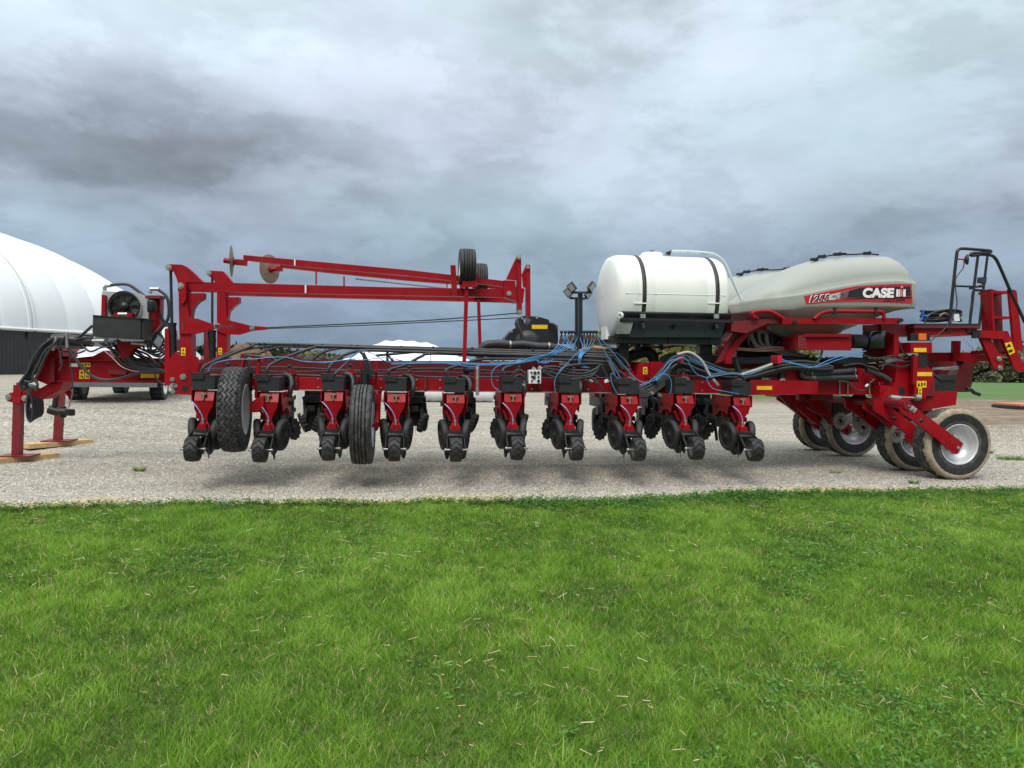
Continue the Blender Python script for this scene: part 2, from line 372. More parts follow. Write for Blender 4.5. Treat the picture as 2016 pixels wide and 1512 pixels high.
sheet('ground', [-1500, -200, 200, 1500], [-300, 0, 200, 2500], -.06, MFIELD)
sheet('gravel_yard', lin(-110, -9, 18)+lin(-8, 0, 33)+[2, 10, 40, 130], [5.5, 8, 10]+lin(11, 19, 33)+[25, 40, 100], gz, MGRAV)
xs = np.linspace(-14, 16, 241); sh = [(x, -8.) for x in xs]+[(x, float(edge(x))) for x in xs]
nx = len(xs); v = np.array([(x, y, .012) for x, y in sh]); i = np.arange(nx-1)
v = np.vstack([v, np.array([(x, float(edge(x))+.05, -.01) for x in xs])])
npmesh('lawn', v, np.vstack([np.stack([i, i+1, i+nx+1, i+nx], 1), np.stack([i+nx, i+nx+1, i+2*nx+1, i+2*nx], 1)]), MSOIL, 'structure')
# green field behind, irregular near edge
def fld(X, Y): return np.where(Y < 38, .02, .03)+0*X
xs = np.linspace(14, 160, 60); vv = []
for x in xs: vv.append((x, 36+1.0*math.sin(x*.3)+.6*math.sin(x*1.1), -.01))
for x in xs: vv.append((x, 37.2+1.0*math.sin(x*.3)+.6*math.sin(x*1.1), .05))
for x in xs: vv.append((x, 130, .05))
i = np.arange(59); npmesh('field', np.array(vv), np.vstack([np.stack([i, i+1, i+61, i+60], 1), np.stack([i+60, i+61, i+121, i+120], 1)]), MFIELD, 'structure')

def tint_mat(name, stops, rough=.6, transl=.35, large=None):
    m = bpy.data.materials.new(name); m.use_nodes = True; t = m.node_tree; n = t.nodes; l = t.links; b = n['Principled BSDF']
    at = n.new('ShaderNodeAttribute'); at.attribute_name = 'tint'
    r = n.new('ShaderNodeValToRGB'); e = r.color_ramp.elements
    while len(e) < len(stops): e.new(.5)
    for i, (p, c) in enumerate(stops): e[i].position = p; e[i].color = tuple(c)+(1,)
    l.new(at.outputs['Fac'], r.inputs[0]); c = r.outputs[0]
    if large:
        tc = n.new('ShaderNodeTexCoord'); ns = n.new('ShaderNodeTexNoise'); ns.inputs['Scale'].default_value = large[0]; ns.inputs['Detail'].default_value = 5; l.new(tc.outputs['Object'], ns.inputs[0])
        mr = n.new('ShaderNodeValToRGB'); mr.color_ramp.elements[0].position = .35; mr.color_ramp.elements[1].position = .65
        mr.color_ramp.elements[0].color = tuple(large[1])+(1,); mr.color_ramp.elements[1].color = tuple(large[2])+(1,); l.new(ns.outputs[0], mr.inputs[0])
        mx = n.new('ShaderNodeMix'); mx.data_type = 'RGBA'; mx.blend_type = 'MULTIPLY'; mx.inputs[0].default_value = 1; l.new(c, mx.inputs[6]); l.new(mr.outputs[0], mx.inputs[7]); c = mx.outputs[2]
    l.new(c, b.inputs['Base Color']); b.inputs['Roughness'].default_value = rough; b.inputs['Specular IOR Level'].default_value = .3
    if transl:
        tr = n.new('ShaderNodeBsdfTranslucent'); l.new(c, tr.inputs[0]); ms = n.new('ShaderNodeMixShader'); ms.inputs[0].default_value = transl
        l.new(b.outputs[0], ms.inputs[1]); l.new(tr.outputs[0], ms.inputs[2]); l.new(ms.outputs[0], n['Material Output'].inputs[0])
    return m
MGRASS = tint_mat('grass_blades', [(0, (.045, .12, .012)), (.35, (.13, .27, .028)), (.7, (.24, .425, .048)), (.93, (.34, .54, .10)), (1, (.60, .52, .28))], .5, .45, (.7, (.92, .95, .86), (1.18, 1.08, 1.1)))
MWEED = tint_mat('weed_leaves', [(0, (.045, .13, .018)), (.6, (.10, .25, .04)), (1, (.18, .36, .08))], .55, .35)
MSTRAW = tint_mat('straw', [(0, (.30, .21, .09)), (.5, (.56, .45, .25)), (1, (.74, .66, .46))], .7, 0)
MSTONE = tint_mat('stones', [(0, (.13, .12, .105)), (.5, (.36, .335, .29)), (.85, (.52, .485, .42)), (1, (.74, .70, .63))], .85, 0)

def pts_in(n, y0, y1, bias=1.0, mx=1.6, xr=.74):
    y = y0+(y1-y0)*rng.random(n)**bias; hw = y*xr+mx
    x = (rng.random(n)*2-1)*hw+y*.1
    return x, y
def fbm2(x, y, sc, seed=0):
    o = 0; r = np.random.default_rng(seed)
    for k in range(4):
        a = r.random(6)*6.28; f_ = sc*2**k
        o = o+.5**k*(np.sin(x*f_*1.1+a[0]+1.7*np.sin(y*f_*.7+a[1]))*np.sin(y*f_*.9+a[2]+1.3*np.sin(x*f_*.8+a[3])))
    return o
def blades(n):
    x, y = pts_in(n, 1.7, 8.5, .95, 2.9, .78)
    ok = y < edge(x)+rng.normal(0, .04, n); x, y = x[ok], y[ok]; n = len(x)
    clump = fbm2(x, y, 2.3, 3); fineC = fbm2(x, y, 9, 5)
    keep = rng.random(n) < np.clip(.95+.15*fineC, .7, 1); x, y, clump, fineC = x[keep], y[keep], clump[keep], fineC[keep]; n = len(x)
    h = (.047+.010*clump+.009*fineC)*rng.uniform(.5, 1.35, n)*np.where(rng.random(n) < .02, 1.5, 1); h = np.clip(h, .026, .12)
    w = rng.uniform(.0013, .0028, n)*(1+np.clip(y-3, 0, 9)*.13)
    a = rng.random(n)*6.283; lean = h*rng.uniform(.1, 1.1, n); la = a+rng.normal(0, .9, n)+1.2*fbm2(x, y, 1.2, 9)
    c, s_ = np.cos(a), np.sin(a); lx, ly = np.cos(la)*lean, np.sin(la)*lean; z0 = np.full(n, .008)
    P = np.empty((n, 5, 3))
    P[:, 0] = np.stack([x-c*w, y-s_*w, z0], 1); P[:, 1] = np.stack([x+c*w, y+s_*w, z0], 1)
    P[:, 2] = np.stack([x+c*w*.8+lx*.35, y+s_*w*.8+ly*.35, h*.6], 1); P[:, 3] = np.stack([x-c*w*.8+lx*.35, y-s_*w*.8+ly*.35, h*.6], 1)
    P[:, 4] = np.stack([x+lx, y+ly, h], 1)
    b = np.arange(n)*5
    tr = np.concatenate([np.stack([b, b+1, b+2], 1), np.stack([b, b+2, b+3], 1), np.stack([b+3, b+2, b+4], 1)])
    tint = np.clip(.45+.15*clump+.14*fineC+.10*fbm2(x, y, 22, 15)+rng.normal(0, .18, n), 0, .93); tint = np.where(rng.random(n) < .05, 1.0, tint)
    return npmesh('grass', P.reshape(-1, 3), tr, MGRASS, 'stuff', np.tile(tint, 3))
g = blades(1150000); tag(g, 'mown green lawn grass filling the foreground', 'grass')
def leaves(n_cl, name):
    # low broad-leaved rosettes + leafy fringe along the gravel edge
    x, y = pts_in(n_cl, 1.9, 8.1, .8); k = fbm2(x, y, 1.3, 21)+rng.normal(0, .25, n_cl); o = k > .34; x, y = x[o], y[o]
    xe = rng.uniform(-6.5, 8.6, 5200); de = np.abs(rng.normal(0, .16, 5200)); ye = edge(xe)+.05-de*np.where(xe > 1, 1.7, .55); pe = rng.random(5200) < np.where(xe > 1, 1, .45)
    x = np.concatenate([x, xe[pe]]); y = np.concatenate([y, ye[pe]]); isE = np.arange(len(x)) >= len(x)-pe.sum()
    ml = 7; X = np.repeat(x, ml); Y = np.repeat(y, ml); E_ = np.repeat(isE, ml); n = len(X)
    a = rng.random(n)*6.283; ln = rng.uniform(.012, .032, n)*np.where(E_, 1.25, 1); wd = ln*rng.uniform(.22, .42, n); z = rng.uniform(.028, .05, n)*np.where(E_, rng.uniform(.6, 2.0, n), 1)
    rad = rng.uniform(.0, .04, n); cx_, cy_ = X+np.cos(a)*rad, Y+np.sin(a)*rad; up = rng.uniform(-.2, .8, n)*ln
    c, s_ = np.cos(a), np.sin(a); P = np.empty((n, 4, 3))
    P[:, 0] = np.stack([cx_, cy_, z], 1); P[:, 1] = np.stack([cx_+c*ln*.5-s_*wd, cy_+s_*ln*.5+c*wd, z+up*.6], 1)
    P[:, 2] = np.stack([cx_+c*ln, cy_+s_*ln, z+up*.7], 1); P[:, 3] = np.stack([cx_+c*ln*.5+s_*wd, cy_+s_*ln*.5-c*wd, z+up*.6], 1)
    return npmesh(name, P.reshape(-1, 3), np.arange(n*4).reshape(-1, 4), MWEED, 'stuff', np.clip(rng.normal(.5, .25, n)-.15*E_, 0, 1))
tag(leaves(15000, 'weeds'), 'clover and broad leaved weeds among the grass and along the gravel edge', 'weeds')
def sticks(x, y, z, ln, wd, name, a=None):
    n = len(x); a = rng.random(n)*6.283 if a is None else a; c, s_ = np.cos(a)*ln/2, np.sin(a)*ln/2; t = rng.normal(0, .12, n)*ln
    px_, py_ = -np.sin(a)*wd/2, np.cos(a)*wd/2; P = np.empty((n, 6, 3))
    for i, e in enumerate((-1, 1)):
        for j, (q, zz_) in enumerate(((-1, 0), (1, 0), (0, 1))):
            P[:, i*3+j] = np.stack([x+e*c+px_*q, y+e*s_+py_*q, z+e*t+zz_*wd*.7], 1)
    b = (np.arange(n)*6)[:, None]; Q = np.concatenate([b+np.array([[0, 1, 4, 3]]), b+np.array([[1, 2, 5, 4]]), b+np.array([[2, 0, 3, 5]])])
    return npmesh(name, P.reshape(-1, 3), Q, MSTRAW, 'stuff', np.tile(rng.random(n), 3))
n = 5200; x, y = pts_in(n, 1.9, 7.95, .62); k = fbm2(x, y, 1.5, 33); o = rng.random(n) < np.clip(.30+.5*k, .07, 1); x, y = x[o], y[o]; n = len(x)
ln = rng.uniform(.012, .06, n)*np.where(rng.random(n) < .08, 2.3, 1)
n2 = 20000; xe = rng.uniform(-8, 10, n2); ye = edge(xe)+np.abs(rng.normal(0, .11, n2))*(1+.7*fbm2(xe, xe*0, .8, 9))+.02; ke = rng.random(n2) < np.clip(.4+.8*fbm2(xe, ye*0, 1.1, 8), .05, 1); xe, ye = xe[ke], ye[ke]; n2 = len(xe)
tag(sticks(np.concatenate([x, xe]), np.concatenate([y, ye]), np.concatenate([rng.uniform(.034, .055, n), rng.uniform(.016, .034, n2)]), np.concatenate([ln, rng.uniform(.03, .11, n2)]), np.concatenate([rng.uniform(.002, .0048, n), rng.uniform(.005, .010, n2)]), 'straw'),
    'loose dry straw scattered over the lawn and along its gravel edge', 'straw')
def stones(n):
    y = 7.9+(19-7.9)*rng.random(n)**1.5; x = (rng.random(n)*2-1)*(y*.78+1)+y*.1
    o = y > edge(x)-.02; x, y = x[o], y[o]; n = len(x)
    r = rng.uniform(.005, .013, n)*(1+(rng.random(n) < .03)*.7); a = rng.random(n)*6.28; z = gz(x, y)
    oc = np.array([(1, 0, 0), (0, 1, 0), (-1, 0, 0), (0, -1, 0), (0, 0, 1)], float)
    P = oc[None]*r[:, None, None]*rng.uniform(.7, 1.3, (n, 5, 3)); P[:, :, 2] *= .8
    c, s_ = np.cos(a)[:, None], np.sin(a)[:, None]; X = P[:, :, 0]*c-P[:, :, 1]*s_; Y_ = P[:, :, 0]*s_+P[:, :, 1]*c
    P[:, :, 0] = X+x[:, None]; P[:, :, 1] = Y_+y[:, None]; P[:, :, 2] += z[:, None]
    b = (np.arange(n)*5)[:, None]; Q = np.concatenate([b+np.array([[0, 1, 4]]), b+np.array([[1, 2, 4]]), b+np.array([[2, 3, 4]]), b+np.array([[3, 0, 4]])])
    return npmesh('gravel', P.reshape(-1, 3), Q, MSTONE, 'stuff', np.tile(np.clip(rng.normal(.5, .22, n), 0, 1), 4))
tag(stones(230000), 'loose grey crushed stones covering the yard', 'gravel')
lt_ = np.random.default_rng(4); n3 = 1500; yy = 8+16*lt_.random(n3)**1.3; xx = (lt_.random(n3)*2-1)*(yy*.75+1)+yy*.1
tag(sticks(xx, yy, gz(xx, yy)+.012, lt_.uniform(.008, .035, n3), lt_.uniform(.004, .012, n3), 'litter'), 'bits of straw and dry litter strewn over the gravel', 'litter')
# tufts of grass growing in the gravel
def tuft(name, x, y, r, n, label, h=.085):
    a = rng.random(n)*6.28; q = r*np.sqrt(rng.random(n)); X = x+np.cos(a)*q*1.6; Y = y+np.sin(a)*q; hh = h*rng.uniform(.4, 1.2, n); w = .003+0*X; z0 = float(gz(x, y))
    b_ = rng.random(n)*6.28; P = np.empty((n, 3, 3)); P[:, 0] = np.stack([X-np.cos(b_)*w, Y-np.sin(b_)*w, z0+0*X], 1); P[:, 1] = np.stack([X+np.cos(b_)*w, Y+np.sin(b_)*w, z0+0*X], 1)
    P[:, 2] = np.stack([X+np.cos(a)*hh*.7, Y+np.sin(a)*hh*.7, z0+hh], 1)
    o = npmesh(name, P.reshape(-1, 3), np.arange(n*3).reshape(-1, 3), MGRASS, None, np.clip(rng.normal(.25, .15, n), 0, 1)); tag(o, label, 'grass tuft', 'grass tufts in the gravel')
def GP(px, py):
    d = dirpx(px, py); t = -H/d.z; return (d.x*t, d.y*t)
for (px_, py_, r, n, lab) in ((1990, 905, .15, 420, 'large green grass tuft in the gravel at the far right, beyond the transport tyre'), (275, 928, .045, 120, 'small grass tuft alone in the gravel nearest the wooden boards'), (1945, 893, .05, 160, 'small grass tuft growing beside the large tuft at the right tyre'), (1935, 905, .05, 130, 'thin grass tuft touching the right side of the outer transport tyre'), (1800, 953, .04, 90, 'tiny grass tuft in the gravel just below the outer transport tyre'), (1645, 932, .05, 60, 'sparse tuft between the last row unit and the transport tyres')):
    tuft('grass_tuft', *GP(px_, py_), r, n, lab)
MBROWN = ground_mat('brown_clods', lambda k: k.l.new(k.ramp(k.noise(3, 7, .7), [(.3, (.07, .045, .03)), (.7, (.22, .14, .09))]), k.b.inputs['Base Color']))
# dirt piles
def heap(name, cx, cy, z0, rx, ry, h, m, label, cat, seed, nn=40):
    X, Y = np.meshgrid(np.linspace(-1, 1, nn), np.linspace(-1, 1, nn)); r = np.sqrt(X*X+Y*Y)
    Z = h*np.clip(1-r**2, 0, 1)**.7*(1+.25*fbm2(X*rx, Y*ry, .8, seed)+.12*fbm2(X*rx, Y*ry, 3, seed+1))-.05
    v = np.stack([(cx+X*rx).ravel(), (cy+Y*ry).ravel(), (z0+Z).ravel()], 1); i = (np.arange(nn-1)[:, None]*nn+np.arange(nn-1)[None]).ravel()
    o = npmesh(name, v, np.stack([i, i+1, i+nn+1, i+nn], 1), m); tag(o, label, cat); return o
p = V(385, 700, 48); heap('dirt_pile', p.x, 50, .3, 4.0, 3, 1.75, MBROWN, 'brown heap of excavated dirt behind the folding masts', 'dirt pile', 3)
p = V(480, 700, 48); heap('dirt_pile', p.x, 50, .2, 3.6, 3, 1.9, MBROWN, 'brown dirt heap right of the far mast, below the pine treeline', 'dirt pile', 8)
tag(bpy.data.objects['dirt_pile'], group='dirt piles'); tag(bpy.data.objects['dirt_pile.001'], group='dirt piles')
# white tarp-covered stack in the distance
MTARP = mat('white_tarp', (.74, .76, .77), .5, var=.04, scale=1, bump=.4, bscale=1.5)
a = V(640, 705, 62); b_ = V(965, 705, 62); cx_ = (a.x+b_.x)/2
def tarp():
    nn = 70; X, Y = np.meshgrid(np.linspace(-1, 1, nn), np.linspace(-1, 1, 40)); w = (b_.x-a.x)/2
    top = np.interp(X, [-1, -.85, -.62, -.45, -.3, 0, .3, .5, .8, 1], [0, 1.4, 2.0, 2.75, 3.1, 3.2, 2.9, 2.2, 1.5, 0])
    prof = np.clip(1-np.abs(Y)**2.5, 0, 1)**.6; Z = top*prof*(1+.03*fbm2(X*w, Y*6, 1.0, 4))+.05*np.sin(X*38+Y*2)*prof+.3*(X < 2)
    v = np.stack([(cx_+X*w).ravel(), (64+Y*7).ravel(), Z.ravel()], 1); i = (np.arange(39)[:, None]*nn+np.arange(nn-1)[None]).ravel()
    return npmesh('silage_stack', v, np.stack([i, i+1, i+nn+1, i+nn], 1), MTARP, smooth=True)
o = tarp(); tag(o, 'long low stack under a white tarpaulin, far behind the seed tubes', 'covered stack')
# long white wrapped bag behind
a = V(745, 779, 30); b_ = V(975, 779, 30)
q = [Vector((a.x+(b_.x-a.x)*t, 30, .42)) for t in np.linspace(0, 1, 40)]
o = MB().tube(q, [.42*(.25 if i in (0, 39) else 1)*(1+.04*math.sin(i*2.1)) for i in range(40)], 18).obj('storage_bag', MTARP); tag(o, 'long white plastic storage bag lying on the gravel, seen beneath the planter bar', 'storage bag')
# stack of pallets with orange cover, right edge
q = V(2012, 785, 27); b = MB(); b.box(q.x-.55, q.x+1.2, 26.4, 28, q.z-.0, q.z+.1); b.box(q.x-.5, q.x+1.15, 26.5, 27.9, q.z-.25, q.z-.003)
MOR = mat('orange_cover', (.55, .20, .10), .7, var=.2); e = empty('pallet', (0, 0, 0)); tag(e, 'low dark pallet with a faded orange top at the right edge of the yard', 'pallet')
b = MB().box(q.x-.5, q.x+1.2, 26.5, 28, 0.02, .14); b.obj('base', BLK, e); MB().box(q.x-.45, q.x+1.15, 26.55, 27.95, .143, .22).obj('cover', MOR, e)

# ------------------------------------------------------------------ trees
MLEAF = tint_mat('spring_leaves', [(0, (.10, .115, .035)), (.5, (.20, .20, .06)), (1, (.30, .30, .10))], .7, .3)
MPINE = tint_mat('dark_needles', [(0, (.02, .035, .018)), (.6, (.04, .07, .03)), (1, (.08, .11, .05))], .8, .2)
MBUSH = tint_mat('brushy_twigs', [(0, (.07, .07, .045)), (.5, (.15, .145, .085)), (1, (.26, .25, .16))], .8, .2)
MTRUNK = mat('bark', (.12, .10, .085), .9, var=.3)
def crown_np(cx, cy, cz, rx, rz, n, ls, seed, cone=False):
    r = np.random.default_rng(seed); K = 16
    u = r.normal(size=(K, 3)); u /= np.linalg.norm(u, axis=1)[:, None]; cc = u*r.uniform(.25, .8, K)[:, None]; cr = r.uniform(.22, .45, K)
    k = r.integers(0, K, n); p = r.normal(size=(n, 3)); p /= np.linalg.norm(p, axis=1)[:, None]; p = cc[k]+p*(cr[k]*r.random(n)**.45)[:, None]
    if cone:
        t = (p[:, 2]+1)/2; s_ = np.clip(1.15-t, .05, 1)[:, None]; p[:, :2] *= s_*1.3
    p = p*np.array([rx, rx, rz])+np.array([cx, cy, cz]); a = r.normal(size=(n, 3)); a /= np.linalg.norm(a, axis=1)[:, None]; b = np.cross(a, r.normal(size=(n, 3))); b /= np.linalg.norm(b, axis=1)[:, None]
    l_ = (ls*r.uniform(.6, 1.4, n))[:, None]; P = np.stack([p-a*l_, p+b*l_*.6, p+a*l_, p-b*l_*.6], 1)
    return P.reshape(-1, 3), np.clip((.5+.25*np.sin(k*2.4)+r.normal(0, .18, n)), 0, 1)
def tree(name, x, y, z0, h, w, m, label, group, seed, n=1500, ls=.2, trunk=.25, cone=False):
    e = empty(name, (x, y, z0)); tag(e, label, 'tree', group); r = random.Random(seed)
    P, t = crown_np(0, 0, h*(.5+trunk/2), w/2, h*(.5-trunk/2)*1.1, n, ls, seed, cone)
    c = npmesh('crown', P, np.arange(len(P)).reshape(-1, 4), m, None, t); c.parent = e
    b = MB(); b.tube([(0, 0, -.1), (r.uniform(-.1, .1), 0, h*.35), (r.uniform(-.2, .2), 0, h*.8)], [h*.02, h*.015, h*.004], 7)
    for k in range(14):
        a = r.random()*6.28; z = h*r.uniform(.15, .6); q = w*r.uniform(.25, .5)
        b.tube([(0, 0, z), (math.cos(a)*q*.5, math.sin(a)*q*.5, z+q*.5), (math.cos(a)*q, math.sin(a)*q, z+q*r.uniform(.6, 1.2))], [h*.007, h*.004, h*.0015], 5)
    b.obj('trunk', MTRUNK, e); return e
# brushy hedgerow trees at the right, olive trees in the middle
k = 0
for (px_, top, Y, w, kind, lab) in ((1860, 702, 95, 7, 0, 'small bare brushy tree far behind the rear frame'), (1912, 690, 92, 9, 0, 'brushy grey tree just right of the rear frame, behind the green field'), (1950, 676, 95, 9, 0, 'tall twiggy tree under the ladder, behind the green field'), (1985, 668, 90, 9, 0, 'brushy tree behind the field below the ladder arm'), (2018, 672, 92, 10, 0, 'brushy tree at the right edge behind the green field'),
                                    (1185, 652, 75, 6, 1, 'olive green tree left of the white tank cradle'), (1275, 664, 70, 7.5, 1, 'olive green tree below the left half of the white tank'), (1335, 660, 74, 8, 1, 'olive green tree below the middle of the white tank'), (1395, 668, 70, 7, 1, 'olive green tree below the right end of the white tank'), (1770, 680, 100, 8, 1, 'olive tree glimpsed behind the rear tower'), (1540, 672, 78, 8, 1, 'olive tree hidden behind the grey seed tank frame'), (1465, 690, 80, 8, 0, 'brushy tree behind the red mudguard'),
                                    (605, 686, 110, 9, 0, 'pale bare tree left of the white covered stack'), (645, 690, 105, 8, 0, 'pale bare bush touching the white covered stack')):
    p = V(px_, top, Y); hh = p.z; tree('bare_tree' if kind == 0 else 'olive_tree', p.x, Y, 0, max(hh, 1.5), w, MBUSH if kind == 0 else MLEAF, lab, 'trees behind the yard', 100+k, 2600, .22, .1); k += 1
# undergrowth of the hedgerow (a mass)
P = []; T = []
for i in range(46):
    px_ = 1230+i*20; Y = 93+4*math.sin(i*1.7); p = V(px_, 722+6*math.sin(i*2.3), Y); hh = max(p.z, .8)
    a_, t_ = crown_np(p.x, Y, hh*.45, 1.9, hh*.6, 500, .2, 300+i); P.append(a_); T.append(t_)
P = np.vstack(P); o = npmesh('hedgerow', P, np.arange(len(P)).reshape(-1, 4), MBUSH, 'stuff', np.concatenate(T)); tag(o, 'brushy hedgerow undergrowth along the back of the field', 'hedgerow')
# far conifer wood on the left
P = []; T = []
for i in range(95):
    px_ = 360+i*3.3+random.uniform(-3, 3); top = np.interp(px_, [350, 470, 520, 600, 680], [683, 679, 681, 689, 700])+random.uniform(-3, 4); Y = random.uniform(150, 175); p = V(px_, top, Y)
    a_, t_ = crown_np(p.x, Y, p.z*.5, p.z*.33, p.z*.52, 260, .5, 500+i, True); P.append(a_); T.append(t_)
P = np.vstack(P); o = npmesh('treeline', P, np.arange(len(P)).reshape(-1, 4), MPINE, 'stuff', np.concatenate(T)); tag(o, 'distant dark green wood beyond the yard on the left', 'wood')
# low far hills
xs = np.linspace(-900, 1400, 80); v = [(x, 1300, -2) for x in xs]+[(x, 1400, 13+4*math.sin(x*.006)+2*math.sin(x*.021)) for x in xs]+[(x, 1600, -2) for x in xs]
i = np.arange(79); npmesh('hills', np.array(v), np.vstack([np.stack([i, i+1, i+81, i+80], 1), np.stack([i+80, i+81, i+161, i+160], 1)]), mat('far_hills', (.10, .14, .17), .9, var=.1, scale=.02), 'structure', smooth=True)

# ------------------------------------------------------------------ fabric building
B = empty('fabric_building'); tag(B, 'large white fabric-roofed storage building with a black corrugated wall, at the left edge', 'building')
az = R_(20.3); ad = Vector((math.sin(az), math.cos(az), 0)); ac = Vector((-math.cos(az), math.sin(az), 0))
bp = V(0, 739, 46); BZ = bp.z; bp.z = 0
WT = V(0, 646, 46).z
def wall_pt(s, z): return bp+ad*s+Vector((0, 0, z))
L0 = -22.; L1 = next(a_ for a_ in np.arange(2, 40, .1) if (bp.x+ad.x*a_-V(352, 740, bp.y+ad.y*a_).x) > 0)
v = []; nn = 560
for i in range(nn+1):
    s = L0+(L1-L0)*i/nn; o_ = ac*(-.03 if i % 4 in (0, 1) else .02); v += [tuple(wall_pt(s, -.1)+o_), tuple(wall_pt(s, WT-.05)+o_)]
i = np.arange(nn)*2
MCOR = mat('black_corrugated', (.035, .038, .043), .55, .2, var=.15, scale=2)
w_ = npmesh('wall', np.array(v), np.stack([i, i+2, i+3, i+1], 1), MCOR); w_.parent = B
AW, AH = 13.0, 7.7
MB().prism([wall_pt(L1, -.1), wall_pt(L1, WT-.05), wall_pt(L1, WT-.05)+ac*26, wall_pt(L1, -.1)+ac*26], ad*.1).obj('end_wall', MCOR, B)
MFAB = mat('white_fabric', (.74, .76, .78), .42, var=.02, scale=.4, dirt=.08, dirtcol=(.6, .6, .6), bump=.1, bscale=.6, spec=.4)
ns, na = 300, 60; P = np.zeros((ns+1, na+1, 3))
for i in range(ns+1):
    s = L0+(L1-L0)*i/ns; bay = 2.4; bulge = abs(math.sin(math.pi*(s)/bay))
    t_end = max(0, (s-(L1-11))/11); k = math.sqrt(max(0, 1-t_end**2))
    for j in range(na+1):
        t = math.pi*j/na; r = 1-.017*(1-bulge**.35)
        hz = (1-math.cos(t)*r)*AW; zz_ = math.sin(t)**.92*AH*r*(.12+.88*k)
        zz_ += -.1*math.exp(-((j)/2.)**2)
        q = wall_pt(s, WT+zz_)+ac*(hz-.12); P[i, j] = q
i = (np.arange(ns)[:, None]*(na+1)+np.arange(na)[None]).ravel()
rf = npmesh('roof', P.reshape(-1, 3), np.stack([i, i+na+1, i+na+2, i+1], 1), MFAB, smooth=True); rf.parent = B
b = MB(); b.tube([wall_pt(L0, WT+.02)-ac*.12, wall_pt(L1, WT+.02)-ac*.12], .09, 6); b.obj('eave_pipe', WHT, B)
for s in np.arange(L0, L1, 3.4):
    p = wall_pt(s, WT-.25)-ac*.1; MB().box(p.x-.07, p.x+.07, p.y-.07, p.y+.07, p.z-.25, p.z+.12).obj('wall_bracket', BLK, B)
# fabric creases where the cover is laced (a loose fold line)
b = MB(); fold = [P[int(ns*(23.9-0)/(L1-L0)), j] for j in range(0, 26)]
b.tube([Vector(q)-ac*.0+Vector((0, 0, .05+.03*math.sin(i_*2))) for i_, q in enumerate(fold)], .07, 5); b.tube([Vector(q)+ad*.35+Vector((0, 0, .03)) for q in fold], .05, 5); b.obj('cover_lacing', MTARP, B)

# ------------------------------------------------------------------ pickup truck
T = empty('pickup_truck'); tag(T, 'white pickup truck parked nose-on behind the planter tongue', 'pickup truck')
ty = 17.2; tx = V(213, 782, ty).x; tz = float(gz(tx, ty)); T.location = (tx, ty, tz); T.rotation_euler.z = R_(7)
def loft(secs, m, name, par, sm=True):
    b = MB(); k = len(secs[0]); vs = [p for s_ in secs for p in s_]; fs = []
    for i in range(len(secs)-1):
        for j in range(k): fs.append((i*k+j, i*k+(j+1) % k, (i+1)*k+(j+1) % k, (i+1)*k+j))
    fs += [tuple(range(k)), tuple(range((len(secs)-1)*k, len(secs)*k))]
    b.add(vs, fs, sm); return b.obj(name, m, par)
def sec(y, w, z0, z1, c=.12): return [(-w+c*.4, y, z0), (-w, y, z0+c), (-w, y, z1-c), (-w+c, y, z1), (w-c, y, z1), (w, y, z1-c), (w, y, z0+c), (w-c*.4, y, z0)]
loft([sec(-.02, .86, .55, .98), sec(.06, .97, .5, 1.08), sec(.9, 1.0, .5, 1.18), sec(1.55, 1.01, .5, 1.22), sec(5.6, 1.0, .5, 1.25), sec(5.75, .95, .55, 1.2)], TRUCKW, 'body', T, False)
c = loft([sec(1.45, .88, 1.2, 1.24, .01), sec(2.15, .74, 1.2, 1.88, .1), sec(3.5, .74, 1.2, 1.9, .1), sec(3.95, .84, 1.2, 1.26, .01)], TRUCKW, 'cab', T, False)
MB().prism([(-.80, 1.50, 1.27), (.80, 1.50, 1.27), (.66, 2.06, 1.82), (-.66, 2.06, 1.82)], (0, -.025, .018)).obj('windscreen', GLS, c)
for s in (-1, 1):
    MB().prism([(s*.83, 2.0, 1.28), (s*.83, 3.5, 1.28), (s*.755, 3.35, 1.78), (s*.755, 2.25, 1.78)], (s*.02, 0, 0)).obj('side_window', GLS, c)
    q = MB().box(s*1.02-.06, s*1.02+.16*s+.06, 1.6, 1.68, 1.2, 1.48); q.box(min(s*.85, s*1.05), max(s*.85, s*1.05), 1.62, 1.66, 1.28, 1.33); q.obj('mirror', BLK, T)
    MB().box(min(s*.6, s*.93), max(s*.6, s*.93), -.045, .05, .78, .98).obj('headlight', LENS, T)
MB().box(-.58, .58, -.05, .02, .66, 1.0).obj('grille', BLK, T)
MB().box(-.98, .98, -.16, .1, .36, .62).obj('bumper', mat('bumper_grey', (.10, .11, .12), .5), T)
for s in (-1, 1):
    for yy in (.85, 4.4):
        t_ = make_tyre('wheel', RUB, (s*.86, yy, .40), (s, 0, 0), .40, .27, .23, 'lug', 72, T)
